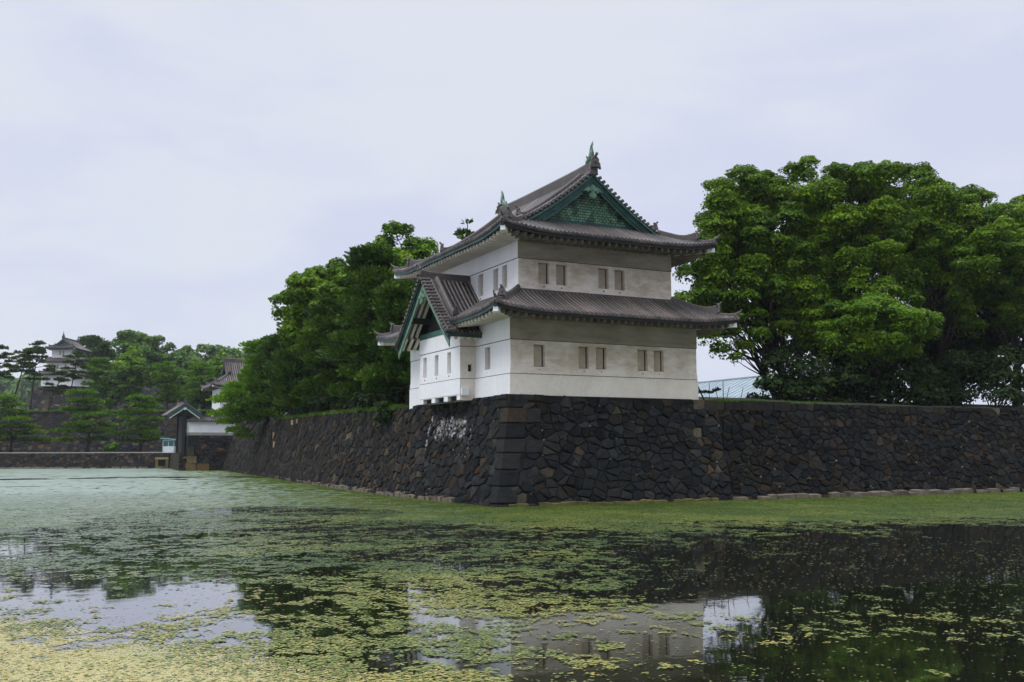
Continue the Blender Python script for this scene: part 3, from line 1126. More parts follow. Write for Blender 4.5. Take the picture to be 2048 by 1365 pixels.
def gabled_hip_roof(parent, rect, ze, c, b, gin, up=.36, Rr=3.8, over=2.1, pitch=.28, origin=(0, 0, 0), ridge_h=.7, rr=.076, dt=.36,
                    detail=True, name='upper_roof', fish_h=1.05):
    """hip-and-gable roof, ridge along Y; gin = distance of the verge from the eave"""
    x0, x1, y0, y1 = rect
    W_, D_ = x1 - x0, y1 - y0
    half = W_ / 2
    cx = (x0 + x1) / 2
    zp = prof_fn(ze, c, b)
    sfun = lambda s: zp(half - s)
    mb, ev, hp, rg = MB(), MB(), MB(), MB()
    lfL, lfF = lift_fn(up, D_, Rr), lift_fn(up, W_, Rr)
    Tg = gin + .5
    t1L = lambda a: (half if gin < a < D_ - gin else min(a, D_ - a))
    z0 = lambda a: 0.0
    slope(mb, (x0, y1, 0), (0, -1, 0), (1, 0, 0), D_, zp, lfL, z0, t1L, pitch, rr, dt, seed=5)
    slope(mb, (x1, y0, 0), (0, 1, 0), (-1, 0, 0), D_, zp, lfL, z0, t1L, pitch, rr, dt, seed=6)
    t1F = lambda a: min(Tg, a, W_ - a)
    slope(mb, (x0, y0, 0), (1, 0, 0), (0, 1, 0), W_, zp, lfF, z0, t1F, pitch, rr, dt, seed=7)
    slope(mb, (x1, y1, 0), (-1, 0, 0), (0, -1, 0), W_, zp, lfF, z0, t1F, pitch, rr, dt, seed=8)
    for P0, e, n, Ln, lf in (((x0, y0, 0), (1, 0, 0), (0, 1, 0), W_, lfF), ((x1, y1, 0), (-1, 0, 0), (0, -1, 0), W_, lfF),
                             ((x0, y1, 0), (0, -1, 0), (1, 0, 0), D_, lfL), ((x1, y0, 0), (0, 1, 0), (-1, 0, 0), D_, lfL)):
        eave(ev, P0, e, n, Ln, ze, lf, over, [(.02, Ln - .02)])
    lf = lift_fn(up, max(W_, D_), Rr)
    kd = gin + .95
    ro = mb.build(name, [M['tile'], M['pan']], parent, origin)
    for (qx, qy, dx, dy) in ((x0, y0, 1, 1), (x1, y0, -1, 1), (x0, y1, 1, -1), (x1, y1, -1, -1)):
        hp = MB()
        hip(hp, (qx, qy, 0), dx, dy, gin + .25, zp, lf)
        corner_beam(ev, (qx, qy, 0), dx, dy, over, ze, up)
        hp.build('hip_ridge', M['tile'], ro, origin)
        hp = MB()
        # ridge that comes down the main slope beside the verge
        yv = qy + dy * kd
        k = 12
        te = gin + .2
        path = []
        for i in range(k + 1):
            t = half - .2 - (half - .2 - te) * i / k
            path.append((qx + dx * t, yv - dy * .35 * max(0, (i - 8) / 4) ** 2, zp(t) + .26 * max(0, 1 - (t - te) / .9) ** 2))
        hp.sweep(path, RIDGE(.32, .36), (0, 1, 0), 0, .36)
        oni(hp, Vector(path[-1]) + Vector((-dx * .04, 0, .26)), (-dx, 0, 0), .55)
        hp.build('descending_ridge', M['tile'], ro, origin)
        hp = MB()
        # short round tiles laid across the verge
        yg = qy + dy * gin
        k = int((half - gin) / .27)
        for i in range(k + 1):
            t = gin + .05 + (half - gin - .25) * i / k
            hp.tube([(qx + dx * t, yg - dy * .05, zp(t) + .07), (qx + dx * t, yg + dy * .62, zp(t) + .09)], [.115, .115], 7, 0, .3 + .3 * ((i * 37) % 10) / 10)
        hp.build('verge_tiles', M['tile'], ro, origin)
    # main ridge
    ya, yb = y0 + gin - .1, y1 - gin + .1
    k = 14
    path = []
    for i in range(k + 1):
        y = ya + (yb - ya) * i / k
        e = abs(2 * i / k - 1)
        path.append((cx, y, zp(half) - .05 + .12 * e ** 4))
    rg.sweep(path, RIDGE(.5, ridge_h), (1, 0, 0), 0, .3)
    for y, sg in ((ya, -1), (yb, 1)):
        oni(rg, (cx, y + sg * .06, zp(half) + ridge_h * .62), (0, sg, 0), .8 * ridge_h / .7)
    rg.build('ridge', M['tile'], ro, origin)
    ev.build('eave', [M['dark'], M['plaster_mid'], M['copper_dark'], M['plaster_shade'], M['plaster']], ro, origin)
    # gable ends
    for yv, sg in ((y0 + gin, 1), (y1 - gin, -1)):
        g = MB()
        yw = yv + sg * .5
        zb = zp(gin + .45)
        k = 12
        pts = [(cx - (half - gin) * (1 - 2 * i / k), 0) for i in range(k + 1)]
        pts = [(px, sfun(abs(px - cx)) - .08) for px, _ in pts]
        g.add([(px, yw, pz) for px, pz in pts] + [(pts[-1][0], yw, zb - .3), (pts[0][0], yw, zb - .3)], [tuple(range(len(pts) + 2))])
        go = g.build('gable', M['scales'], parent, origin)
        bb = MB()
        bargeboards(bb, sfun, yv, half - gin + .15, -.10, .12, sg * .1, cx=cx)
        bargeboards(bb, sfun, yv + sg * .1, half - gin + .15, -.20, .36, sg * .07, mi=2, cx=cx)
        bargeboards(bb, sfun, yv + sg * .17, half - gin - .05, -.56, .20, sg * .07, mi=0, cx=cx)
        bargeboards(bb, sfun, yv + sg * .15, half - gin - .05, -.54, .07, sg * .03, mi=1, cx=cx)
        bb.build('bargeboard', [M['copper'], M['copper_light'], M['copper_dark']], go, origin)
        bm_ = MB()
        bm_.box(cx - (half - gin) + .55, cx + (half - gin) - .55, min(yw, yw - sg * .12), max(yw, yw - sg * .12), zb - .1, zb + .22)
        bm_.box(cx - (half - gin) + .2, cx + (half - gin) - .2, min(yw, yw - sg * .2), max(yw, yw - sg * .2), zb - .3, zb - .1)
        bm_.build('gable_beam', M['copper_dark'], go, origin)
        if detail:
            pd = MB()
            pendant(pd, (cx, yv + sg * .17, sfun(0) - 1.22), (1, 0, 0), (0, -sg, 0), .78, .1)
            pd.build('gable_pendant', M['copper_light'], go, origin)
        if fish_h:
            fish(parent, cx, yv + sg * .05, zp(half) + ridge_h - .06, sg, origin, fish_h)
    return ro


# ------------------------------------------------------------------ plastered walls


def wall_face(mb, o, e, n, w, z0, z1, holes, depth=.3, mi=0):
    """wall plane with rectangular openings (a0,a1,b0,b1) and their reveals"""
    o, e, n = Vector(o), Vector(e), Vector(n)
    xs = sorted({0.0, w, *[h[0] for h in holes], *[h[1] for h in holes]})
    zs = sorted({z0, z1, *[h[2] for h in holes], *[h[3] for h in holes]})

    def P(a, z, dd=0.0):
        p = o + e * a - n * dd
        return (p.x, p.y, z)
    for i in range(len(xs) - 1):
        for j in range(len(zs) - 1):
            ca, cz = (xs[i] + xs[i + 1]) / 2, (zs[j] + zs[j + 1]) / 2
            if any(h[0] < ca < h[1] and h[2] < cz < h[3] for h in holes):
                continue
            mb.quad(P(xs[i], zs[j]), P(xs[i + 1], zs[j]), P(xs[i + 1], zs[j + 1]), P(xs[i], zs[j + 1]), mi)
    for (a0, a1, b0, b1) in holes:
        mb.quad(P(a0, b0), P(a0, b0, depth), P(a0, b1, depth), P(a0, b1), mi)
        mb.quad(P(a1, b0), P(a1, b1), P(a1, b1, depth), P(a1, b0, depth), mi)
        mb.quad(P(a0, b0), P(a1, b0), P(a1, b0, depth), P(a0, b0, depth), mi)
        mb.quad(P(a0, b1), P(a0, b1, depth), P(a1, b1, depth), P(a1, b1), mi)


def window(parent, o, e, n, h, origin, depth=.3, shut=None, drain=True):
    o, e, n = Vector(o), Vector(e), Vector(n)
    a0, a1, b0, b1 = h

    def pb(mb, x0, x1, z0, z1, d0, d1, mi):
        q = [o + e * x0 - n * d0, o + e * x1 - n * d0, o + e * x1 - n * d1, o + e * x0 - n * d1]
        mb.hexa([(p.x, p.y, z0) for p in q], [(p.x, p.y, z1) for p in q], mi)
    mb = MB()
    pb(mb, a0, a1, b0, b1, depth, depth + .05, 0)
    # thin frame round the opening and a drain hole under the sill
    pb(mb, a0 + .002, a0 + .028, b0 + .03, b1 - .03, depth - .03, depth - .001, 0)
    pb(mb, a1 - .028, a1 - .002, b0 + .03, b1 - .03, depth - .03, depth - .001, 0)
    pb(mb, a0 + .002, a1 - .002, b0 + .002, b0 + .028, depth - .03, depth - .001, 0)
    if drain:
        pb(mb, (a0 + a1) / 2 - .04, (a0 + a1) / 2 + .04, b0 - .20, b0 - .13, -.03, .01, 0)
    w = mb.build('window', [M['dark']], parent, origin)
    sh = MB()
    pb(sh, a0 + .045, a1 - .10, b0 + .045, b1 - .02, depth - .07, depth - .035, 0)
    s = sh.build('shutter', [shut or M['shutter']], w, origin)
    return w


def ring_band(mb, x0, x1, y0, y1, z0, z1, t, mi=0):
    mb.box(x0 - t, x1 + t, y0 - t, y0 + .02, z0, z1, mi)
    mb.box(x0 - t, x1 + t, y1 - .02, y1 + t, z0, z1, mi)
    mb.box(x0 - t, x0 + .02, y0 + .02, y1 - .02, z0, z1, mi)
    mb.box(x1 - .02, x1 + t, y0 + .02, y1 - .02, z0, z1, mi)


# ------------------------------------------------------------------ the corner tower
OT = (6.5, 8.0, -1.3)
tower = empty('watchtower', OT, label='white two-storey castle tower with grey tiled roofs on the moat corner', cat='watchtower')
W0, D0 = 13.0, 15.9
bay0, bay1, bayx, bayc = 4.745, 11.42, -1.04, 8.08


def storey(x0, x1, y0, y1, z0, z1, hF, hL, name, bands, grooves):
    mb = MB()
    wall_face(mb, (x0, y0, 0), (1, 0, 0), (0, -1, 0), x1 - x0, z0, z1, hF, mi=1)
    wall_face(mb, (x0, y1, 0), (0, -1, 0), (-1, 0, 0), y1 - y0, z0, z1, hL)
    wall_face(mb, (x1, y0, 0), (0, 1, 0), (1, 0, 0), y1 - y0, z0, z1, [])
    wall_face(mb, (x1, y1, 0), (-1, 0, 0), (0, 1, 0), x1 - x0, z0, z1, [])
    for (a, b, t) in bands:
        # front bands weathered, the tall one with eave shade in its colour; others clean
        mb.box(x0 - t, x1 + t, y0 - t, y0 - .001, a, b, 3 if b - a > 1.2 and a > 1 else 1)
        mb.box(x0 - t, x1 + t, y1 + .001, y1 + t, a, b)
        mb.box(x0 - t, x0 - .001, y0 - .001, y1 + .001, a, b)
        mb.box(x1 + .001, x1 + t, y0 - .001, y1 + .001, a, b)
    for z, hh in grooves:
        ring_band(mb, x0, x1, y0, y1, z, z + hh, .012, 2)
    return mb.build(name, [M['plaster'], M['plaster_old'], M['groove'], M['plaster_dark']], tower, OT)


hF = [(1.49, 2.23, .42, 1.71), (4.49, 5.18, .42, 1.71), (5.665, 6.39, .42, 1.71), (8.615, 9.34, .42, 1.71), (9.79, 10.53, .42, 1.71)]
hL = [(D0 - 3.43, D0 - 2.67, .42, 1.76)]
storey(0, W0, 0, D0, -1.42, 3.75, hF, hL, 'lower_wall', [(1.965, 3.75, .03), (.012, .30, .03), (-1.42, -.03, .055)], [(1.925, .042), (-.032, .046)])
for h in hF:
    window(tower, (0, 0, 0), (1, 0, 0), (0, -1, 0), h, OT)
for h in hL:
    window(tower, (0, D0, 0), (0, -1, 0), (-1, 0, 0), h, OT)
ux0, ux1, uy0, uy1 = 1.05, 11.95, 1.045, D0 - 1.045
hF2 = [(2.39 - ux0, 3.13 - ux0, 5.47, 6.73), (3.59 - ux0, 4.33 - ux0, 5.47, 6.73), (6.54 - ux0, 7.28 - ux0, 5.47, 6.73), (7.71 - ux0, 8.46 - ux0, 5.47, 6.73)]
hL2 = [(uy1 - b, uy1 - a, 5.36, 6.76) for a, b in ((2.52, 3.2), (3.76, 4.44), (5.95, 6.70))]
storey(ux0, ux1, uy0, uy1, 4.2, 8.6, hF2, hL2, 'upper_wall', [(6.94, 8.6, .03)], [(6.90, .042)])
for h in hF2:
    window(tower, (ux0, uy0, 0), (1, 0, 0), (0, -1, 0), h, OT)
for h in hL2:
    window(tower, (ux0, uy1, 0), (0, -1, 0), (-1, 0, 0), h, OT)

# projecting bay on the moat side
BZ = 6.62                                             # ridge plane height of the bay roof
bay_drop = lambda s: BZ - (1.0 * s - .02 * s * s)     # height of the bay roof at distance s from its ridge
bw = bay1 - bay0
hB = [(bay1 - b, bay1 - a, .40, 1.72) for a, b in ((6.17, 6.75), (8.2, 8.82), (10.22, 10.83))]
slots = [(bay1 - b, bay1 - a, -1.32, -1.03) for a, b in ((5.25, 6.66), (7.28, 8.71), (9.33, 10.77))]
mb = MB()
wall_face(mb, (bayx, bay1, 0), (0, -1, 0), (-1, 0, 0), bw, -1.32, 2.92, hB + slots, .28)
wall_face(mb, (bayx, bay0, 0), (1, 0, 0), (0, -1, 0), -bayx, -1.32, 3.0, [(.52, .78, .42, .85)], .2, mi=1)
wall_face(mb, (0, bay1, 0), (-1, 0, 0), (0, 1, 0), -bayx, -1.32, 3.0, [])
mb.quad((bayx, bay0, -1.32), (0, bay0, -1.32), (0, bay1, -1.32), (bayx, bay1, -1.32))
for (a, b, t) in ((1.925, 1.966, .012), (-.04, .006, .012)):
    mb.box(bayx - t, bayx - .001, bay0 - t, bay1 + t, a, b, 2)
    mb.box(bayx, 0, bay0 - t, bay0 - .001, a, b, 2)
for (a, b, t) in ((1.965, 2.92, .03), (-.98, -.03, .03)):
    mb.box(bayx - t, bayx - .001, bay0 - t, bay1 + t, a, b)
    mb.box(bayx, 0, bay0 - t, bay0 - .001, a, b, 1)
    mb.box(bayx, 0, bay1 + .001, bay1 + t, a, b)
mb.box(bayx + .06, bayx + .52, bay0 - .16, bay0 - .032, -1.05, -.58)          # small box on its flank
mb.build('bay_wall', [M['plaster'], M['plaster_mid'], M['groove']], tower, OT)
for h in hB:
    window(tower, (bayx, bay1, 0), (0, -1, 0), (-1, 0, 0), h, OT, .28, M['plaster_mid'])
window(tower, (bayx, bay0, 0), (1, 0, 0), (0, -1, 0), (.52, .78, .42, .85), OT, .2, M['dark'], False)
mb = MB()
for (a0, a1, b0, b1) in slots:
    mb.box(bayx + .27, bayx + .3, bay1 - a1, bay1 - a0, b0, b1)
mb.build('drop_slot', M['dark'], tower, OT)

# lower roof, cut along the valley with the bay roof
LZ, LC, LB, LT = 3.42, .42, .036, 2.96
ev0, ev1 = -1.93, D0 + 1.93


def valley(zp, Ln):
    def t0(a):
        y = ev1 - a
        s = abs(y - bayc)
        if s > 4.6:
            return 0.0
        zb = bay_drop(s)
        t = 0.0
        while t < 3.2 and zp(t) < zb:
            t += .02
        return t
    yc = 3.35
    return t0, [(.02, ev1 - (bayc + yc)), (ev1 - (bayc - yc), Ln - .02)]


skirt_roof('lower_roof', tower, (ev0, W0 + 1.93, ev0, ev1), LZ, LC, LB, LT, over=1.9, origin=OT, cut=valley)
# bay roof: gabled, ridge along X
mb, hp, ev, bb = MB(), MB(), MB(), MB()
bxf = -2.38
HS = 4.35
zpb = lambda t: bay_drop(HS - t)
blen = 1.06 - bxf
nolift = lambda a, t: .10 * max(0, 1 - a / 1.5) ** 2 * max(0, 1 - t / 2.0)
nolift2 = lambda a, t: nolift(blen - a, t)
slope(mb, (bxf, bayc - HS, 0), (1, 0, 0), (0, 1, 0), blen, zpb, nolift, lambda a: 0, lambda a: HS, seed=3)
slope(mb, (1.06, bayc + HS, 0), (-1, 0, 0), (0, -1, 0), blen, zpb, nolift2, lambda a: 0, lambda a: HS, seed=4)
mb_o = mb.build('bay_roof', [M['tile'], M['pan']], tower, OT)
path = [(1.05, bayc, BZ - .06), (0, bayc, BZ - .06), (-1.2, bayc, BZ - .04), (-2.0, bayc, BZ + .05), (bxf - .02, bayc, BZ + .13)]
hp.sweep(path, RIDGE(.42, .40), (0, 1, 0), 0, .25)
oni(hp, (bxf - .06, bayc, BZ + .28), (-1, 0, 0), .62)
for sg in (-1, 1):
    for xx, te, hh in ((bxf + 1.0, .95, .36), (bxf + .66, .05, .14)):
        k = 10
        pth = []
        for i in range(k + 1):
            t = HS - .2 - (HS - .2 - te) * i / k
            pth.append((xx, bayc + sg * (HS - t), zpb(t) + (.26 if te > .5 else .08) * max(0, 1 - (t - te) / .8) ** 2))
        hp.sweep(pth, RIDGE(.30, hh), (1, 0, 0), 0, .5)
        if te > .5:
            oni(hp, Vector(pth[-1]) + Vector((0, sg * .04, .22)), (0, sg, 0), .5)
    k = int(HS / .27)
    for i in range(k + 1):
        t = .05 + (HS - .3) * i / k
        hp.tube([(bxf - .08, bayc + sg * (HS - t), zpb(t) + .08), (bxf + .6, bayc + sg * (HS - t), zpb(t) + .10)], [.11, .11], 7, 0, .35 + .3 * ((i * 37) % 10) / 10)
    # under-eave board and rafters beside the bay
    y = bayc + sg * HS
    ev.box(bxf + .02, .6, min(y - sg * .04, y - sg * .15), max(y - sg * .04, y - sg * .15), zpb(0) - .25, zpb(0) - .05, 2)
    ev.quad((bxf + .02, y - sg * .15, zpb(0) - .2), (.6, y - sg * .15, zpb(0) - .2), (.6, bayc + sg * 3.3, zpb(1.05) - .3), (bxf + .02, bayc + sg * 3.3, zpb(1.05) - .3), 0)
    for i in range(7):
        xx = bxf + .35 + i * .42
        ev.beam((xx, y - sg * .22, zpb(0) - .22), (xx, bayc + sg * 3.3, zpb(.95) - .34), .17, .2, 1)
    # rafters and purlin seen under the verge
    for xx in (-2.05, -1.68, -1.31):
        ev.beam((xx, bayc + sg * .45, bay_drop(.45) - .25), (xx, bayc + sg * 3.4, bay_drop(3.4) - .22), .17, .16, 1)
    ev.quad((bxf + .1, bayc + sg * .02, bay_drop(0) - .2), (bayx + .4, bayc + sg * .02, bay_drop(0) - .2), (bayx + .4, bayc + sg * 3.5, bay_drop(3.5) - .16), (bxf + .1, bayc + sg * 3.5, bay_drop(3.5) - .16), 0)
    ev.box(bxf + .2, bayx + .2, bayc + sg * 2.1 - .14, bayc + sg * 2.1 + .14, bay_drop(2.1) - .72, bay_drop(2.1) - .36, 0)
hp.build('ridge', M['tile'], mb_o, OT)
ev.build('eave', [M['dark'], M['plaster_mid'], M['copper_dark'], M['plaster_shade'], M['plaster']], mb_o, OT)
g = MB()
g.add([(bayx + .25, bay0, 2.9), (bayx + .25, bay1, 2.9), (bayx + .25, bayc + .3, 6.2), (bayx + .25, bayc - .3, 6.2)], [(0, 1, 2, 3)])
go = g.build('gable', M['dark'], tower, OT)
bargeboards(bb, bay_drop, bxf + .02, HS + .12, -.08, .10, .1, mi=2, axis='x', cx=bayc)
bargeboards(bb, bay_drop, bxf + .12, HS + .1, -.18, .16, .06, mi=2, axis='x', cx=bayc)
bargeboards(bb, bay_drop, bxf + .18, HS - .0, -.34, .36, .07, mi=1, axis='x', cx=bayc)
bargeboards(bb, bay_drop, bxf + .16, HS - .0, -.33, .09, .03, mi=0, axis='x', cx=bayc)
bb.build('bargeboard', [M['copper'], M['copper_light'], M['copper_dark']], go, OT)
pd = MB()
pendant(pd, (bxf + .2, bayc, BZ - 1.32), (0, 1, 0), (-1, 0, 0), .72, .12)
pd.build('gable_pendant', M['copper_light'], go, OT)
bm_ = MB()
bm_.box(bayx - .05, bayx + .2, bay0 - .05, bay1 + .05, 2.92, 3.28)
bm_.build('gable_beam', M['copper'], go, OT)

gabled_hip_roof(tower, (-1.06, 14.06, -1.06, D0 + 1.06), 8.17, .357, .0349, 2.44, up=.42, over=2.1, origin=OT)

#PART2
# ------------------------------------------------------------------ trees


def sphere_dirs(rng, n):
    v = rng.normal(size=(n, 3))
    return v / np.linalg.norm(v, axis=1, keepdims=True)


def leaf_quads(rng, P, Nrm, size, asp):
    """diamond leaves at P facing Nrm"""
    n = len(P)
    ref = sphere_dirs(rng, n)
    u = np.cross(Nrm, ref)
    u /= np.linalg.norm(u, axis=1, keepdims=True) + 1e-9
    v = np.cross(Nrm, u)
    s = size * rng.uniform(.6, 1.25, (n, 1))
    a, b = u * s, v * s * asp
    q = np.empty((n, 4, 3), np.float32)
    q[:, 0], q[:, 1], q[:, 2], q[:, 3] = P - a, P - b * 1.0 + a * .15, P + a, P + b * 1.0 + a * .15
    return q.reshape(-1, 3)


def crown_cloud(rng, centres, radii, n_per, size, flat=.72, asp=.6, upb=.5, tint_amp=.28):
    Q, T = [], []
    for c, r in zip(centres, radii):
        n = int(n_per * (r ** 2) / np.mean(np.array(radii) ** 2))
        d = sphere_dirs(rng, n)
        low = (d[:, 2] < -.12) & (rng.random(n) < .82)
        d[low, 2] *= -1
        lump = 1 + .18 * np.sin(d[:, 0] * 5 + c[0]) * np.sin(d[:, 1] * 5 + c[1]) + .14 * np.sin(d[:, 2] * 6 + c[2])
        rad = r * lump * (1 - .42 * rng.random(n) ** 2.2)
        P = d * rad[:, None]
        P[:, 2] *= flat
        P += np.array(c)
        nn = d * .8 + rng.normal(size=(n, 3)) * .45 + np.array([0, 0, upb])
        nn /= np.linalg.norm(nn, axis=1, keepdims=True)
        Q.append(leaf_quads(rng, P, nn, size, asp))
        T.append(np.clip(.45 + rng.normal() * tint_amp * .5 + rng.normal(size=n) * .2, 0, 1))
    return np.concatenate(Q), np.concatenate(T)


def limb_path(rng, a, b, bend, n=6):
    a, b = np.array(a, float), np.array(b, float)
    off = rng.normal(size=3) * bend * np.linalg.norm(b - a)
    off[2] = abs(off[2]) * .6
    return [tuple(a + (b - a) * t + off * math.sin(math.pi * t) * (1 - .3 * t)) for t in np.linspace(0, 1, n)]


def tree(name, label, base, crown_c, crown_r, nclump, clump_r, n_per, leaf, mat, trunk_r=.35, seed=1, fork=.35, group=None, cat='tree',
         flat=.78, bark='bark', stems=1, skip_low=None, limbs=7, extra=()):
    rng = np.random.default_rng(seed)
    root = empty(name, base, label=label, cat=cat, group=group)
    base = np.array(base, float)
    cc, cr = np.array(crown_c, float), np.array(crown_r, float)
    cen, rad = [], []
    ph = rng.random(3) * 6
    tries = 0
    while len(cen) < nclump and tries < 9000:
        tries += 1
        d = rng.normal(size=3)
        d /= np.linalg.norm(d)
        k = rng.random() ** .38
        lump = 1 + .16 * math.sin(3.1 * d[0] + ph[0]) + .12 * math.sin(4.3 * d[1] + ph[1]) + .1 * math.sin(5 * d[2] + ph[2])
        r = clump_r * rng.uniform(.65, 1.3)
        p = cc + d * np.maximum(cr - r * .7, .3) * k * lump
        if d[2] < -.35 and rng.random() < .35:
            continue
        if k < .55 and rng.random() < .5:
            continue
        if skip_low and skip_low(p):
            continue
        if any(np.linalg.norm((p - q) / (1, 1, .8)) < .62 * (r + rr_) * .75 for q, rr_ in zip(cen, rad)):
            if rng.random() < .8:
                continue
        cen.append(p)
        rad.append(r)
    for e_ in extra:
        cen.append(np.array(e_[:3], float))
        rad.append(e_[3])
    q, t = crown_cloud(rng, cen, rad, n_per, leaf, flat)
    q = q - base.astype(np.float32)
    np_mesh('crown', q, 4, t, mat, root)
    mb = MB()
    for s in range(stems):
        off = np.array([rng.uniform(-.6, .6), rng.uniform(-.6, .6), 0]) * (s > 0)
        fz = base[2] + (cc[2] - base[2]) * fork + rng.uniform(-.5, .5)
        lean = np.array([(cc[0] - base[0]) * fork, (cc[1] - base[1]) * fork, 0]) + off * 2
        f = np.array([base[0], base[1], 0]) + lean + off
        f[2] = fz
        p0 = base + off + np.array([0, 0, -.4])
        tp = limb_path(rng, p0, f, .05, 6)
        rr0 = trunk_r * (1 if s == 0 else .7)
        mb.tube(tp, [rr0 * (1.45 - .2 * i if i < 2 else 1.05 - .05 * i) for i in range(6)], 9)
        top = cc + np.array([0, 0, cr[2] * .45])
        lead = limb_path(rng, f, top, .06, 7)
        mb.tube(lead, [rr0 * .8 * (1 - .12 * i) for i in range(7)], 7)
        order = sorted(range(len(cen)), key=lambda i: rng.random())
        for j, i in enumerate(order):
            c = cen[i]
            if j % stems != s:
                continue
            # leave the stem at a height below the clump
            k = min(6, max(0, int((c[2] - f[2]) / max(top[2] - f[2], .1) * 5 - 1)))
            st = f if j < limbs else np.array(lead[k])
            w = rr0 * (.42 if j < limbs else .2)
            mb.tube(limb_path(rng, st, c, .1, 6), [w * (1 - .15 * q_) for q_ in range(6)], 6)
    mb.build('trunk', M[bark], root, tuple(base), smooth=True)
    return root


def pine(name, label, base, top, spread, npad, pad_r, n_per, needle, mat, trunk_r=.28, seed=1, group=None, start=.3, flatten=.34, drift=(0, 0), cat='pine tree',
         bare=0.0, lean=.1, shape='cone', bark='pine_bark', taper=.8, tiers=0, extra=()):
    """pine with level pads of needles on nearly level boughs"""
    rng = np.random.default_rng(seed)
    root = empty(name, base, label=label, cat=cat, group=group)
    base, top = np.array(base, float), np.array(top, float)
    H = top[2] - base[2]
    sway = rng.normal(size=2) * H * .03

    def stem(t):
        p = base + (top - base) * t
        return p + np.array([sway[0] * math.sin(t * 5), sway[1] * math.sin(t * 4 + 1), 0])
    mb = MB()
    k = 10
    mb.tube([stem(i / k) - np.array([0, 0, .4 if i == 0 else 0]) for i in range(k + 1)], [trunk_r * (1.25 - .3 * min(i, 1) - .085 * i * .95) + .02 for i in range(k + 1)], 8)
    cen, rad = [], []
    for i in range(npad):
        t = start + (1 - start) * (i + rng.random() * .8) / npad
        if tiers:
            t = start + (1 - start) * (round((t - start) / (1 - start) * tiers) / tiers) * .97
        f = (1 - (t - start) / (1 - start))
        reach = spread * ((.22 + .78 * f ** taper) if shape == 'cone' else (.35 + .65 * math.sin(math.pi * min(1, .2 + .75 * (1 - f)))))
        a = i * 2.4 + rng.uniform(-.5, .5)
        rr_ = reach * (.25 + .75 * rng.random() ** .7)
        s = stem(t)
        c = s + np.array([math.cos(a) * rr_ + drift[0] * f * f, math.sin(a) * rr_ + drift[1] * f * f, rng.uniform(-.25, .35)])
        cen.append(c)
        rad.append(pad_r * rng.uniform(.7, 1.25))
        mid = s + (c - s) * .5 + np.array([0, 0, .04 * H * rng.uniform(-.3, .6)])
        mb.tube([s - np.array([0, 0, .2]), mid, c - np.array([0, 0, .1])], [trunk_r * .34, trunk_r * .24, trunk_r * .12], 5)
        for q in range(2 if bare < .5 else 1):
            b2 = rng.uniform(0, 6.28)
            c2 = s + (c - s) * rng.uniform(.4, .85) + np.array([math.cos(b2), math.sin(b2), 0]) * pad_r * rng.uniform(.5, 1.1) + np.array([0, 0, rng.uniform(-.15, .35)])
            cen.append(c2)
            rad.append(pad_r * rng.uniform(.5, .9))
            mb.tube([mid, c2 - np.array([0, 0, .1])], [trunk_r * .16, trunk_r * .07], 4)
    for e_ in extra:
        c = np.array(e_[:3], float)
        cen.append(c)
        rad.append(e_[3])
        s = stem(min(.9, max(.08, (c[2] - base[2] + 1.2) / H)))
        mb.tube([s, (s + c) / 2 + (0, 0, .5), c - (0, 0, .1)], [trunk_r * .4, trunk_r * .28, trunk_r * .12], 5)
    cen.append(stem(1.0))
    rad.append(pad_r * .8)
    Q, T = [], []
    for c, r in zip(cen, rad):
        n = max(20, int(n_per * (r / pad_r) ** 2))
        a = rng.uniform(0, 2 * math.pi, n)
        lobes = 1 + .22 * np.sin(a * 3 + c[0] * 3) + .12 * np.sin(a * 7 + c[1])
        rr2 = r * np.sqrt(rng.random(n)) * lobes
        dome = flatten * r * np.sqrt(np.maximum(0, 1 - (rr2 / (r * 1.35)) ** 2))
        P = np.stack([np.cos(a) * rr2, np.sin(a) * rr2, dome * rng.uniform(-.35, 1.0, n)], 1) + c
        d = np.stack([np.cos(a) * rr2 / r, np.sin(a) * rr2 / r, np.full(n, .55)], 1) + rng.normal(size=(n, 3)) * .45
        d /= np.linalg.norm(d, axis=1, keepdims=True)
        w = np.cross(d, sphere_dirs(rng, n))
        w /= np.linalg.norm(w, axis=1, keepdims=True) + 1e-9
        s = needle * rng.uniform(.6, 1.3, (n, 1))
        q = np.empty((n, 4, 3), np.float32)
        q[:, 0] = P - d * s * .2
        q[:, 1] = P + d * s * .5 - w * s * .26
        q[:, 2] = P + d * s
        q[:, 3] = P + d * s * .5 + w * s * .26
        Q.append(q.reshape(-1, 3))
        T.append(np.clip(.42 + rng.normal() * .12 + rng.normal(size=n) * .18, 0, 1))
    q = np.concatenate(Q) - base.astype(np.float32)
    np_mesh('crown', q, 4, np.concatenate(T), mat, root)
    mb.build('trunk', M[bark], root, tuple(base), smooth=True)
    return root


def shrub(name, label, c, r, n, leaf, mat, seed, group=None, cat='shrub', parts=5):
    rng = np.random.default_rng(seed)
    c, r = np.array(c, float), np.array(r, float)
    base = (c[0], c[1], c[2] - r[2])
    root = empty(name, base, label=label, cat=cat, group=group)
    cen = [c + rng.normal(size=3) * r * .42 for _ in range(parts)]
    rad = [float(np.mean(r)) * rng.uniform(.45, .75) for _ in range(parts)]
    q, t = crown_cloud(rng, cen, rad, n // parts, leaf, .85)
    np_mesh('foliage', q - np.array(base, np.float32), 4, t, mat, root)
    mb = MB()
    for p in cen:
        mb.tube(limb_path(rng, np.array(base) - (0, 0, .3), p, .1, 4), [.06, .05, .04, .02], 5)
    mb.build('stem', M['bark'], root, base)
    return root


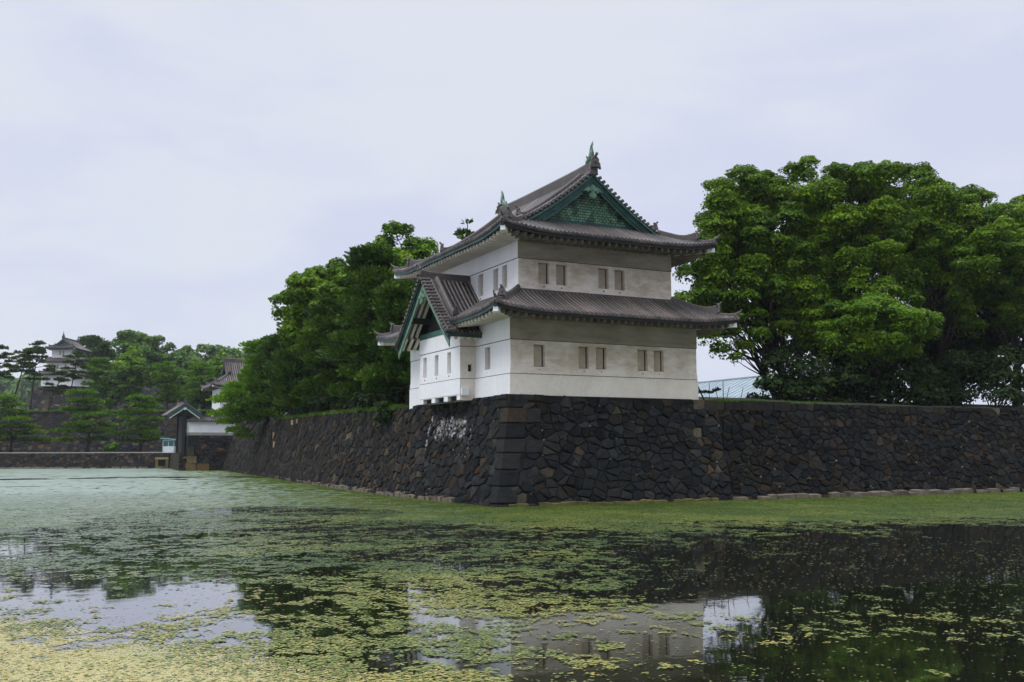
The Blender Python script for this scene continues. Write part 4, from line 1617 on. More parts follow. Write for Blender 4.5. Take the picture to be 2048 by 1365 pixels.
LF, L2, LD, ND, N2 = M['leaf'], M['leaf2'], M['leaf_dark'], M['needle'], M['needle2']
gR = 'large trees behind the wall right of the tower'
tree('broadleaf_tree', 'tall leafy tree whose boughs reach behind the tower roofs on its right', (33.2, 14.2, -1.2), (31.0, 14.5, 11.6), (7.1, 6, 8.9), 150, 1.3, 1100, .135, LF,
     .46, 101, .28, gR, stems=2, extra=[(24, 13, 4.6, 1.0), (25.2, 13, 3.5, .9), (26.4, 13.5, 4.9, 1.1), (23.4, 13, 6.3, 1.1), (25, 13, 5.8, 1.0), (27.6, 13, 3.9, .9), (23.6, 13, 8.0, 1.2), (22.4, 13.5, 9.6, 1.1), (21.9, 13.5, 7.4, 1.0), (23.6, 13, 10.8, 1.2), (24.6, 13, 9.4, 1.3), (24.4, 13, 12.2, 1.1), (22.6, 13, 5.6, .9), (26.2, 12.5, 2.9, .6), (28.8, 12.5, 4.9, 1.0)], skip_low=lambda p: p[2] < 3.2 and p[0] > 27.6 and p[0] < 33 or (p[2] < 10 and math.sin(p[0] * 9.1 + p[2] * 7.3) > .1))
tree('broadleaf_tree', 'tall leafy tree with a straight dark trunk, second right of the tower', (38.7, 13.7, -1.2), (38.2, 12, 12.6), (5.6, 5.5, 8.3), 112, 1.3, 1100, .135, LF,
     .55, 102, .3, gR, skip_low=lambda p: p[2] < 5.5 or (p[2] < 11 and math.sin(p[0] * 9.1 + p[2] * 7.3) > .0))
tree('broadleaf_tree', 'broad leafy tree third right of the tower, its limbs showing through gaps', (51, 14, -1.2), (49.8, 12, 13.2), (7.0, 6, 7.6), 128, 1.35, 1100, .14, LF,
     .5, 103, .36, gR, skip_low=lambda p: p[2] < 6.5 or (p[2] < 10 and math.sin(p[0] * 8.1 + p[2] * 7.3) > .4))
tree('broadleaf_tree', 'leafy tree cut off by the right edge of the photo', (61, 13.5, -1.2), (59.4, 12, 13.0), (7.6, 6, 8.4), 150, 1.35, 1050, .14, LF, .45, 104, .36, gR, skip_low=lambda p: p[2] < 5)
tree('broadleaf_tree', 'leafy tree filling the skyline between the third tall tree and the photo edge', (55.5, 16, -1.2), (55.5, 15, 13.6), (5.2, 4, 7.4), 76, 1.35, 1050, .14, LF, .4, 110, .36, gR, skip_low=lambda p: p[2] < 6)
tree('broadleaf_tree', 'low round tree with pale leaf clumps in front of the tall trunks', (38.6, 8.4, -1.3), (36.9, 7.2, 5.2), (5.3, 3.4, 3.5), 80, 1.0, 950, .12, L2, .2, 105, .35, gR,
     skip_low=lambda p: p[2] < 2.4 and p[0] < 35)
tree('broadleaf_tree', 'dark evergreen filling the space under the third tall tree', (46.5, 17, -1.2), (46.8, 18, 5.4), (6.6, 4, 5.6), 70, 1.5, 650, .2, LD, .3, 106, .35, gR)
tree('broadleaf_tree', 'dark evergreen low down near the right edge of the photo', (57, 17, -1.2), (57.4, 17, 5.2), (7.2, 4, 5.6), 76, 1.5, 650, .2, LD, .3, 107, .35, gR)
tree('broadleaf_tree', 'dark evergreen rising between the second and third tall trees', (43.5, 24, -1.2), (43.5, 24, 9.5), (5.5, 4, 7), 34, 1.6, 520, .24, LD, .3, 109, .35, gR, skip_low=lambda p: p[2] < 5)
gS = 'shrubs along the wall right of the tower'
for i, (x, y, h, w, lab) in enumerate([
        (27.6, 8.6, 2.6, 1.7, 'dark shrub nearest the tower, in front of the blue grey roof'),
        (30.4, 8.4, 3.6, 2.2, 'dark shrub hiding the foot of the forked leaning trunk'),
        (33.9, 8.5, 3.4, 2.3, 'dark shrub below the straight trunk, third along from the tower'),
        (38.6, 7.2, 3.0, 2.7, 'dark shrub below the low round tree on the wall'),
        (43.6, 7.0, 3.4, 2.8, 'dark shrub under the second tall tree on the right wall'),
        (48.9, 6.8, 3.8, 3.0, 'black green shrub in the shade below the third tall tree'),
        (54.4, 6.6, 3.8, 3.0, 'black green shrub above the grassy top of the right wall'),
        (60.0, 6.4, 4.0, 3.0, 'black green shrub at the right edge of the photo above the wall')]):
    shrub('shrub', lab, (x, y, -1.2 + h * .5), (w, 1.8, h * .62), 3600, .17, LD, 200 + i, gS, parts=9)
shrub('shrub', 'small ragged bush standing against the blue grey roof', (26.0, 9.0, -.4), (1.0, .9, 1.1), 420, .16, LD, 231, parts=4)

gL = 'trees behind the wall left of the tower'
tree('broadleaf_tree', 'tall leafy tree with a pale rounded top beside the tower roof', (8.4, 39.5, -.8), (8.4, 39, 10.4), (5.4, 5, 5.9), 120, 1.1, 600, .18, L2, .4, 301, .35, gL)
tree('broadleaf_tree', 'leafy tree stepping down left of the tall pale topped tree', (5.2, 57, -.5), (5.0, 57, 10.4), (5.0, 5, 7.0), 120, 1.15, 600, .19, LF, .4, 302, .35, gL)
tree('broadleaf_tree', 'leafy tree between the pale topped tree and the stepped down one', (6.6, 47, -.7), (5.4, 47.5, 9.6), (4.4, 4, 6.2), 90, 1.15, 600, .19, LF, .35, 304, .35, gL)
tree('broadleaf_tree', 'dark leafy tree filling the gap behind the pines', (12, 68, -.3), (10.5, 66, 7.5), (8, 5, 6.5), 46, 2.0, 420, .32, LD, .4, 303, .3, gL)
pine('pine_tree', 'tall dark pine with a spiky top just left of the tower', (2.9, 31, -1.0), (2.2, 30, 12.2), 4.4, 34, 1.5, 620, .34, ND, .3, 311, gL, start=.1, flatten=.55)
pine('pine_tree', 'dark pine standing close against the left end of the tower', (2.6, 23.5, -1.1), (2.4, 23, 8.4), 3.6, 22, 1.35, 560, .32, ND, .24, 312, gL, start=.12, flatten=.5)
pine('pine_tree', 'dark pine halfway along the receding wall', (4.6, 46, -.8), (3.4, 45, 10.8), 4.6, 30, 1.5, 560, .36, ND, .3, 313, gL, start=.1, flatten=.5)
pine('pine_tree', 'dense pine leaning over the receding wall, behind the halfway pine', (5.6, 62, -.5), (4.4, 61, 10.2), 5.0, 30, 1.7, 520, .4, ND, .3, 314, gL, start=.1, flatten=.5)
pine('pine_tree', 'pine with spread boughs near the far end of the receding wall', (6.6, 76, -.3), (5.2, 75, 9.8), 5.0, 30, 1.7, 480, .44, ND, .3, 315, gL, start=.12, flatten=.42)
pine('pine_tree', 'broad pine whose lowest boughs hang over the wall beside the white gate wall', (7.6, 92, .0), (5.6, 90, 10.7), 5.2, 40, 1.6, 460, .42, N2, .34, 316, gL, start=.03, flatten=.42, drift=(-2.6, -1.0), taper=1.35,
     extra=[(2.4, 92.3, 1.2, 1.6), (2.1, 92.5, -.2, 1.5), (3.0, 92, -1.4, 1.4), (3.4, 91.8, 2.6, 1.7), (4.4, 91.5, .2, 1.8), (4.2, 91.5, -2.2, 1.1), (3.6, 92, 4.2, 1.5), (4.6, 91, 3.2, 1.8)])
pine('pine_tree', 'thin pine top showing above the tower roof', (18.8, 49, -.5), (18.3, 48, 20.7), 2.6, 15, .5, 45, .5, ND, .18, 317, None, start=.35, flatten=.6)
shrub('shrub', 'green bush spilling over the wall just left of the tower', (.0, 21.2, -1.5), (.7, 1.8, .8), 1500, .15, LD, 331, parts=6)
shrub('shrub', 'dark bush at the foot of the pines next to the tower end', (3.0, 19.3, -.4), (1.4, 1.5, 1.0), 1300, .16, LD, 332, parts=5)

gU = 'undergrowth below the pines on the receding wall'
for i, (y, h, lab) in enumerate([(27, 1.8, 'dark undergrowth below the tall spiky pine'), (36, 2.0, 'dark undergrowth behind the spiky pine trunk'), (46, 2.2, 'dark undergrowth below the halfway pine'),
                                 (58, 2.4, 'dark undergrowth below the dense leaning pine'), (70, 2.6, 'dark undergrowth between the far pines'), (83, 3.0, 'dark undergrowth beside the broad overhanging pine')]):
    shrub('shrub', lab, (lerp_tab(y, XT) + 2.4, y, lerp_tab(y, ZT) + h * .4), (2.0, 4.5, h * .6), 2600, .22, LD, 380 + i, gU, parts=10)
# pines planted on the bridge bank
gB = 'layered pines on the bank in front of the far wall'
for i, (b, t, sp, lab) in enumerate([
        ((-25.3, 187.6, -4.3), (-25.8, 186.6, 7.4), 6.4, 'layered pine at the left edge of the photo in front of the far wall'),
        ((-10.9, 180.6, -4.3), (-11.4, 179.4, 8.4), 6.3, 'layered pine in the middle of the three before the far wall'),
        ((-.5, 175.4, -4.3), (-.8, 174.2, 7.3), 4.8, 'layered pine nearest the pale blue guard booth')]):
    pine('pine_tree', lab, b, t, sp, 24, 1.75, 400, .55, N2, .36, 340 + i, gB, start=.22, flatten=.24, tiers=6)
shrub('shrub', 'small bush on the bank right of the middle layered pine', (-6.4, 174.2, -3.2), (1.8, 1.5, 1.2), 700, .4, N2, 351, parts=5)
shrub('shrub', 'small bush behind the guard booth', (5.6, 165, -2.8), (1.6, 1.4, 1.7), 700, .4, LF, 352, parts=5)

# slender pines on top of the far wall
gF = 'slender pines on the far wall'
for i, (b, t, sp, n, st, dr, lab) in enumerate([
        ((-29.3, 224.5, 6), (-28.2, 223, 21.6), 3.9, 17, .5, (1, 0), 'slender pine at the left edge of the photo, its top cut off'),
        ((-25.6, 223.4, 6), (-22.4, 220.2, 20.8), 4.4, 15, .62, (-1.5, 0), 'slender pine leaning right with a long bare trunk'),
        ((-21.3, 221.4, 6), (-20.3, 219.2, 22.4), 4.4, 22, .45, (.5, 0), 'slender upright pine just left of the distant keep'),
        ((-17.2, 225, 6), (-14.6, 222.4, 15.6), 3.6, 10, .45, (0, 0), 'short crooked pine in front of the distant keep'),
        ((-12.6, 224.6, 6), (-11.2, 222.6, 20.8), 4.0, 12, .55, (0, 0), 'forked pine before the right side of the distant keep'),
        ((-5.6, 230.3, 6), (-6.4, 229.3, 19.8), 4.0, 22, .2, (0, 0), 'dense pine just right of the distant keep'),
        ((10.2, 217, 6), (9.4, 216.2, 18.2), 4.6, 24, .2, (0, 0), 'dense pine below the great round tree'),
        ((17.4, 208, 6), (16.8, 207, 17.6), 4.2, 24, .15, (0, 0), 'dense pine behind the small gate roof')]):
    pine('pine_tree', lab, b, t, sp * (.8 if i < 5 else 1), n, .95 if i < 5 else 1.45, 130 if i < 5 else 190, .5, M['needle'] if i < 5 else N2, .24, 360 + i, gF, start=st, flatten=.36, drift=dr, bare=.6 if i < 5 else 0, shape='round')

gD = 'distant trees around the keep'
FL = M['far_leaf']
tree('broadleaf_tree', 'great round headed tree rising highest in the distance', (9.6, 267, 7), (9.2, 266, 22.5), (8.8, 7, 11.2), 66, 2.3, 330, .5, FL, .6, 401, .3, gD)
tree('broadleaf_tree', 'bright green tree in front of the great round headed tree', (1.7, 232, 6), (2.4, 231, 16.6), (5.6, 5, 7.2), 50, 1.6, 320, .42, L2, .45, 402, .35, gD)
tree('broadleaf_tree', 'yellowish tree just left of the half hidden gatehouse roof', (24.4, 226, 5), (24.4, 225, 15.5), (5.0, 4, 6.6), 36, 1.8, 300, .45, L2, .4, 403, .3, gD)
tree('broadleaf_tree', 'dark tree behind the small gate, left of the gatehouse', (17.5, 222, 5), (17.5, 221, 12.5), (6.0, 4, 7.0), 40, 2.0, 300, .5, FL, .4, 404, .3, gD)
tree('broadleaf_tree', 'dark tree in shade directly behind the white gatehouse corner', (22.5, 206, 4), (22.5, 205, 9.5), (6.2, 4, 6.5), 40, 2.0, 300, .48, LD, .4, 405, .3, gD)
tree('broadleaf_tree', 'tree standing under the left side of the great round headed tree', (-1.0, 246, 7), (-1.2, 246, 14.5), (5.0, 4, 6.0), 34, 1.9, 300, .5, FL, .4, 406, .3, gD)
tree('broadleaf_tree', 'tree on the shoulder right of the great round headed tree', (20, 262, 7), (19.8, 262, 19), (6.6, 5, 8.5), 44, 2.2, 300, .52, FL, .4, 407, .3, gD)
pine('pine_tree', 'round topped pine showing right of the distant keep roof', (-.9, 327, 14), (-1.2, 326, 36), 5.2, 18, 2.0, 170, .8, ND, .4, 408, gD, start=.6, flatten=.45, shape='round')
pine('pine_tree', 'lower pine behind the eave of the distant keep', (2.2, 320, 14), (2.0, 319, 32.5), 4.2, 16, 1.8, 150, .8, ND, .4, 409, gD, start=.5, flatten=.45)


def woods(name, label, pts, n, r, per, leaf, mat, seed, depth):
    rng = np.random.default_rng(seed)
    cen, rad = [], []
    for i in range(n):
        t = rng.random()
        k = min(int(t * (len(pts) - 1)), len(pts) - 2)
        f = t * (len(pts) - 1) - k
        a, b = np.array(pts[k], float), np.array(pts[k + 1], float)
        p = a + (b - a) * f
        zt = p[3]
        h = rng.random() ** .6
        cen.append(np.array([p[0] + rng.normal() * depth * .3, p[1] + rng.random() * depth, p[2] + (zt - p[2] - r) * h]))
        rad.append(r * rng.uniform(.7, 1.2))
    q, t = crown_cloud(rng, cen, rad, per, leaf, .85)
    o = np_mesh(name, q, 4, t, mat)
    return tag(o, label, 'woods', kind='stuff')


woods('distant_woods', 'hazy green woods on the skyline behind the gatehouse', [(24, 372, 8, 33), (33, 366, 8, 37.5), (44, 360, 8, 41), (56, 353, 8, 38.5), (74, 345, 8, 36)], 150, 3.6, 150, .95, FL, 501, 14)
woods('distant_woods', 'bluish wooded hill seen past the slender pines', [(-62, 750, 5, 44), (-44, 742, 5, 54), (-30, 735, 5, 52), (-16, 726, 5, 56), (2, 715, 5, 50), (40, 700, 5, 46)], 130, 7.5, 130, 2.2, FL, 502, 20)
woods('distant_woods', 'low pale tree tops beyond the blue grey roof', [(60, 120, -1, 6.5), (75, 110, -1, 7.0), (95, 100, -1, 7.5)], 60, 2.0, 140, .5, FL, 503, 6)

# ------------------------------------------------------------------ grass on the wall tops


def grass(name, label, path, n, h, width, seed, mat=None):
    rng = np.random.default_rng(seed)
    path = np.array(path, float)
    t = rng.random(n) * (len(path) - 1)
    k = np.minimum(t.astype(int), len(path) - 2)
    f = (t - k)[:, None]
    P = path[k] * (1 - f) + path[k + 1] * f
    dirv = path[-1] - path[0]
    perp = np.array([dirv[1], -dirv[0], 0]) / np.linalg.norm(dirv[:2])
    P = P + perp * rng.uniform(-width, width, (n, 1))
    clump = .55 + .45 * np.sin(P[:, 0] * 1.7 + P[:, 1] * 1.3) * np.sin(P[:, 0] * .6 - P[:, 1] * .9)
    hh = h * rng.uniform(.35, 1.1, n) * (.6 + .6 * clump)
    a = rng.uniform(0, 6.28, n)
    w = np.stack([np.cos(a), np.sin(a), 0 * a], 1) * (h * .13)
    tip = P + np.stack([rng.normal(size=n) * h * .3, rng.normal(size=n) * h * .3, hh], 1)
    q = np.empty((n, 3, 3), np.float32)
    q[:, 0], q[:, 1], q[:, 2] = P - w, P + w, tip
    o = np_mesh(name, q.reshape(-1, 3), 3, rng.random(n), mat or M['grass'])
    return tag(o, label, 'grass', kind='stuff')


grass('grass', 'grass fringe along the top of the receding wall', [(lerp_tab(y, XT) + .25, y, lerp_tab(y, ZT) - .1) for y in (19, 30, 42, 60, 80)], 9000, .42, .5, 601)
grass('grass', 'grass fringe along the top of the right wall', [(46, -.1, -1.42), (52, -.12, -1.42), (62, -.2, -1.42), (78, -.3, -1.42)], 9000, .34, .45, 602)
grass('grass', 'grass edge along the top of the far wall', [(-60, 229, 5.4), (-28, 213.6, 5.4), (10, 195, 5.4), (26, 187, 5.4)], 7000, .6, .8, 603)

grass('grass', 'ragged grass below the stakes beside the tower', [(14.2, .3, -1.4), (18, .5, -1.4), (24, .6, -1.4)], 2600, .3, .4, 604)
# ------------------------------------------------------------------ far bank, walls and gate
fw_a, fw_b = Vector((-60, 229.5, 0)), Vector((30, 185.2, 0))
fe = (fw_b - fw_a).normalized()
fn = Vector((fe.y, -fe.x, 0))
fn = fn if fn.y < 0 else -fn


def line_map(a, e, n, zb, H, bat):
    def f(s, h):
        p = a + e * s + n * (bat * (H - h) / H)
        nn = Vector((n.x, n.y, .2)).normalized()
        return (p.x, p.y, zb + h), nn
    return f


def stone_wall(label, a, b, zb, zt, size, seed, brown, rare=.04, bat=1.0, thick=1.5, tone=1.0):
    a, b = Vector(a), Vector(b)
    e = (b - a).normalized()
    n = Vector((e.y, -e.x, 0))
    Ln = (b - a).length
    mid = (a + b) / 2
    o = (mid.x, mid.y, zb)
    root = empty('stone_wall', o, label=label, cat='stone wall')
    fm_ = line_map(a, e, n, zb, zt - zb, bat)
    mb = MB()
    stone_face(mb, 0, Ln, zt - zb, fm_, size, seed, brown, rare, None, False, tone)
    backing(mb, 0, Ln, zt - zb, fm_, 8, 3)
    q = [a + n * .0, b + n * .0, b - n * thick, a - n * thick]
    mb.hexa([(p.x, p.y, zb) for p in q], [(p.x, p.y, zt - .05) for p in q], 1, (.03, .03, .03))
    mb.build('stonework', [M['stone'], M['gap']], root, o, attname='stone_colour')
    return root


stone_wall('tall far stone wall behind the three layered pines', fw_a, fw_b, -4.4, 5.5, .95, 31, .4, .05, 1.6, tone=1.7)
bank = stone_wall('low stone bank of the causeway rising from the water', (-62, 193.2, 0), (3.4, 160.2, 0), WATER - .3, -4.35, .8, 32, .6, .05, .5, tone=1.35)
mb = MB()
ba, bb_ = Vector((-62, 193.2, 0)), Vector((3.4, 160.2, 0))
be = (bb_ - ba).normalized()
bn = Vector((be.y, -be.x, 0))
q = [ba + bn * .15, bb_ + bn * .15, bb_ - bn * .5, ba - bn * .5]
mb.hexa([(p.x, p.y, -4.34) for p in q], [(p.x, p.y, -4.14) for p in q])
mb.build('coping', M['kerb'], bank, bank.location)
footing('footing', bank, [ba + bn * .55, bb_ + bn * .55 - be * 4], bn, 33, origin=bank.location, hgt=.3)
# sluice opening in the bank
sl = empty('sluice', (3.0, 160.2, -6.9), label='dark square sluice opening in the bank below the guard booth', cat='sluice')
mb = MB()
c = ba + be * ((bb_ - ba).length - 1.2)
f3 = lambda s, o_, z: tuple(c + be * s + bn * o_ + Vector((0, 0, z)))
for (s0, s1, o0, o1, z0, z1, mi) in ((-1.35, 1.35, .2, .95, -5.62, -5.2, 1), (-.75, .75, .2, .62, -6.95, -5.62, 0), (-1.3, -.75, .2, .85, -7.6, -5.62, 2), (.75, 1.3, .2, .85, -7.6, -5.62, 2), (-1.3, 1.3, .2, .9, -7.6, -6.95, 2)):
    mb.hexa([f3(s0, o0, z0), f3(s1, o0, z0), f3(s1, o1, z0), f3(s0, o1, z0)], [f3(s0, o0, z1), f3(s1, o0, z1), f3(s1, o1, z1), f3(s0, o1, z1)], mi)
for n_, mi_, mt in (('lintel', 1, M['tan']), ('opening', 0, M['gap']), ('surround', 2, M['footing_moss'])):
    m2 = MB()
    for f, mm in zip(mb.f, mb.mi):
        if mm == mi_:
            m2.add([mb.v[i] for i in f], [tuple(range(len(f)))])
    m2.build(n_, mt, sl, sl.location)

sheet('causeway', [(-62, 193.0), (3.5, 160.0), (40, 168), (30, 186), (-60, 230.5)], -4.36, M['soil'])
sheet('gate_yard', [(1.2, 129.5), (8, 128.5), (40, 130), (40, 168.5), (3.3, 160.2)], -4.30, M['soil'])
ug = [(-62, 231), (31, 186.2), (110, 150), (160, 420), (-80, 470)]
mb = MB()
gx = [-64, -40, -20, 0, 20, 45, 80, 130]
gd = [0.6, 8, 25, 60, 100, 150, 220]
for i in range(len(gx) - 1):
    for j in range(len(gd) - 1):
        q = []
        for (a, b) in ((i, j), (i + 1, j), (i + 1, j + 1), (i, j + 1)):
            q.append((gx[a] + gd[b] * .2, 229.5 - (gx[a] + 60) * .492 + gd[b] * .95, 5.3 + min(gd[b], 60) * .03))
        mb.quad(*q)
tag(mb.build('upper_ground', M['soil']), kind='structure')
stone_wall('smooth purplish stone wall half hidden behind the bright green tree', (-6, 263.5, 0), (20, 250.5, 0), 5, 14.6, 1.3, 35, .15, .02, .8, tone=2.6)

# rampart that carries the white gate wall
ramp = stone_wall('dark stone rampart under the white plaster gate wall', (2.05, 128.6, 0), (10.2, 128.2, 0), WATER - .3, -1.35, .8, 34, .3, .06, .7)
mb = MB()
mb.hexa([(2.1, 128.9, -7.7), (10, 128.5, -7.7), (11, 143, -7.7), (3.0, 143, -7.7)], [(2.1, 128.9, -1.4), (10, 128.5, -1.4), (11, 143, -1.4), (3.0, 143, -1.4)], 0, (.035, .034, .033))
mb.build('rampart_core', [M['stone']], ramp, ramp.location, attname='stone_colour')
mb = MB()
rng = random.Random(8)
for k, (x0, x1, z0, z1, col) in enumerate([(1.75, 3.4, -7.6, -6.1, (.16, .12, .055)), (3.45, 5.6, -7.6, -6.2, (.13, .08, .035)), (1.9, 3.5, -6.05, -4.9, (.15, .12, .06)), (1.95, 3.0, -4.85, -3.4, (.05, .045, .035))]):
    mb.hexa([(x0, 127.55 + (z0 + 7.6) * .12, z0), (x1, 127.5 + (z0 + 7.6) * .12, z0), (x1, 129.2, z0), (x0 + .1, 129.2, z0)],
            [(x0 + .06, 127.6 + (z1 + 7.6) * .12, z1), (x1 - .1, 127.6 + (z1 + 7.6) * .12, z1), (x1, 129.2, z1), (x0 + .1, 129.2, z1)], 0, col)
mb.build('corner_stone', [M['stone']], ramp, ramp.location, attname='stone_colour')

# white plaster wall with its small tiled roof
pw = empty('plaster_wall', (5, 130, -1.4), label='white plaster wall with a small tiled roof on the rampart', cat='wall')
mb, rf = MB(), MB()
mb.box(2.35, 10.2, 128.95, 129.5, -1.35, -.85, 1)
mb.box(2.35, 10.2, 129.0, 129.45, -.85, 1.15, 0)
mb.box(2.35, 2.8, 129.5, 138.6, -1.35, -.85, 1)
mb.box(2.4, 2.75, 129.45, 138.5, -.85, 1.15, 0)
mb.build('wall', [M['plaster'], M['kerb']], pw, pw.location)
zp_ = lambda t: 1.12 + .55 * t
nl = lambda a, t: 0.0
slope(rf, (1.9, 128.45, 0), (1, 0, 0), (0, 1, 0), 8.3, zp_, nl, lambda a: 0, lambda a: min(.8, a + .1), .36, .11, .4, 41)
slope(rf, (10.2, 130.05, 0), (-1, 0, 0), (0, -1, 0), 8.3, zp_, nl, lambda a: 0, lambda a: .8, .36, .11, .4, 42)
slope(rf, (1.85, 138.6, 0), (0, -1, 0), (1, 0, 0), 10.1, zp_, nl, lambda a: 0, lambda a: min(.8, 10.1 - a + .1), .36, .11, .4, 43)
slope(rf, (3.35, 130.0, 0), (0, 1, 0), (-1, 0, 0), 8.6, zp_, nl, lambda a: 0, lambda a: .8, .36, .11, .4, 44)
rf.sweep([(2.6, 129.25, 1.5), (10.2, 129.25, 1.5)], RIDGE(.34, .34), None, 0, .4)
rf.sweep([(2.6, 129.25, 1.5), (2.6, 138.6, 1.5)], RIDGE(.34, .34), None, 0, .4)
rf.build('roof', [M['tile'], M['pan']], pw, pw.location)
ev = MB()
ev.box(2.0, 10.2, 128.6, 128.72, .98, 1.1)
ev.box(1.98, 2.1, 128.72, 138.5, .98, 1.1)
ev.build('eave_board', M['dark'], pw, pw.location)

# small roofed gate
gx0 = 1.42
gate = empty('roofed_gate', (gx0, 132, -4.3), label='small castle gate with a green edged tiled gable roof', cat='gate')
mb, bb, rg = MB(), MB(), MB()
HSg = 2.75
dropg = lambda s: 4.05 - (.78 * s - .035 * s * s)
zpg = lambda t: dropg(HSg - t)
upg = lambda a, t: .12 * max(0, 1 - min(a, 8.4 - a) / 1.6) ** 2
slope(mb, (gx0 - HSg, 136.9, 0), (0, -1, 0), (1, 0, 0), 8.4, zpg, upg, lambda a: 0, lambda a: HSg, .36, .11, .4, 51)
slope(mb, (gx0 + HSg, 128.5, 0), (0, 1, 0), (-1, 0, 0), 8.4, zpg, upg, lambda a: 0, lambda a: HSg, .36, .11, .4, 52)
gr = mb.build('roof', [M['tile'], M['pan']], gate, gate.location)
rg.sweep([(gx0, 128.4, 4.1), (gx0, 130, 4.0), (gx0, 135.4, 4.0), (gx0, 137, 4.1)], RIDGE(.42, .5), (1, 0, 0), 0, .35)
oni(rg, (gx0, 128.4, 4.45), (0, -1, 0), .75)
oni(rg, (gx0, 137, 4.45), (0, 1, 0), .75)
for sg in (-1, 1):
    rg.sweep([(gx0 + sg * s, 129.1, dropg(s)) for s in (.2, .8, 1.4, 2.0, 2.4)], RIDGE(.3, .3), (0, 1, 0), 0, .7)
rg.build('ridge', M['tile'], gr, gate.location)
bargeboards(bb, dropg, 128.5, HSg + .12, -.05, .2, .08, mi=0, cx=gx0)
bargeboards(bb, dropg, 128.6, HSg + .05, -.26, .26, .08, mi=0, cx=gx0)
bargeboards(bb, dropg, 128.7, HSg - .25, -.5, .24, .08, mi=1, cx=gx0)
bb.disc((gx0, 128.72, 3.3), (0, -1, 0), .32, .12, 8, 1)
bb.build('bargeboard', [M['copper'], M['plaster']], gate, gate.location)
fr = MB()
for y in (129.3, 135.6):
    fr = MB()
    fr.box(gx0 - .36, gx0 + .22, y - .3, y + .3, -4.3, 3.9)
    fr.build('post', M['dark'], gate, gate.location)
for y in (130.4, 135.0):
    fr = MB()
    fr.box(gx0 + 1.16, gx0 + 1.44, y - .14, y + .14, -1.3, 1.9)
    fr.build('rear_post', M['dark'], gate, gate.location)
bm_ = MB()
bm_.box(gx0 - .3, gx0 + .3, 128.9, 136.2, 2.2, 2.75)
for y in (129.3, 132.4, 135.6):
    bm_.box(gx0 - 2.2, gx0 + 2.2, y - .16, y + .16, 1.95, 2.25)
bm_.build('beam', M['dark'], gate, gate.location)
dr = MB()
dr.box(gx0 - .05, gx0 + .12, 132.0, 135.3, -4.25, 2.1)
dr.build('door', M['dark'], gate, gate.location)
gs = stone_wall('stone pier below the small gate', (.75, 129.2, 0), (2.2, 128.9, 0), WATER - .3, -4.3, .7, 36, .5, .1, .3, thick=.8)
mb = MB()
mb.hexa([(.85, 129.2, -7.7), (2.2, 129.2, -7.7), (5, 160, -7.7), (3.4, 160.1, -7.7)], [(.95, 129.2, -4.31), (2.2, 129.2, -4.31), (5, 160, -4.31), (3.45, 160.1, -4.31)], 0, (.05, .045, .035))
mb.build('side_face', [M['stone']], gs, gs.location, attname='stone_colour')

# guard booth
booth = empty('guard_booth', (2.7, 155.8, -4.3), -.35, label='pale blue and white guard booth on the causeway by the gate', cat='booth')
mb = MB()
mb.box(-1.1, 1.1, -.8, .8, 0, 1.25, 0)
mb.build('body', M['booth_white'], booth)
fr = MB()
for x in (-1.1, -.06, .98):
    fr.box(x, x + .12, -.84, -.72, 0 if x != -.06 else 1.25, 2.45)
    fr.box(x, x + .12, .72, .84, 1.25, 2.45)
fr.box(-1.1, 1.1, -.84, -.72, 2.3, 2.5)
fr.box(-1.1, 1.1, .72, .84, 2.3, 2.5)
fr.box(-1.12, -1.0, -.72, .72, 2.3, 2.5)
fr.box(1.0, 1.12, -.72, .72, 2.3, 2.5)
fr.build('frame', M['booth_blue'], booth)
for x0, x1 in ((-.98, -.06), (.06, .98)):
    w = MB()
    w.box(x0, x1, -.79, -.75, 1.25, 2.3)
    w.build('window', M['glass'], booth)
w = MB()
w.box(-.98, .98, .73, .77, 1.25, 2.3)
w.box(-1.07, -1.03, -.7, .7, 1.25, 2.3)
w.box(1.03, 1.07, -.7, .7, 1.25, 2.3)
w.build('back_glazing', M['glass'], booth)
rf = MB()
rf.hexa([(-1.5, -1.15, 2.72), (1.5, -1.15, 2.52), (1.5, 1.1, 2.52), (-1.5, 1.1, 2.72)], [(-1.5, -1.15, 2.86), (1.5, -1.15, 2.66), (1.5, 1.1, 2.66), (-1.5, 1.1, 2.86)])
rf.build('roof', M['booth_blue'], booth)
pb = empty('post_box', (4.6, 154.6, -4.3), label='small red and white post beside the guard booth', cat='post')
mb = MB()
mb.tube([(0, 0, 0), (0, 0, 1.0)], [.22, .2], 8)
mb.build('post', M['red'], pb)
mb = MB()
mb.tube([(0, 0, 1.0), (0, 0, 1.5), (0, 0, 1.62)], [.24, .22, .1], 8)
mb.build('cap', M['booth_white'], pb)

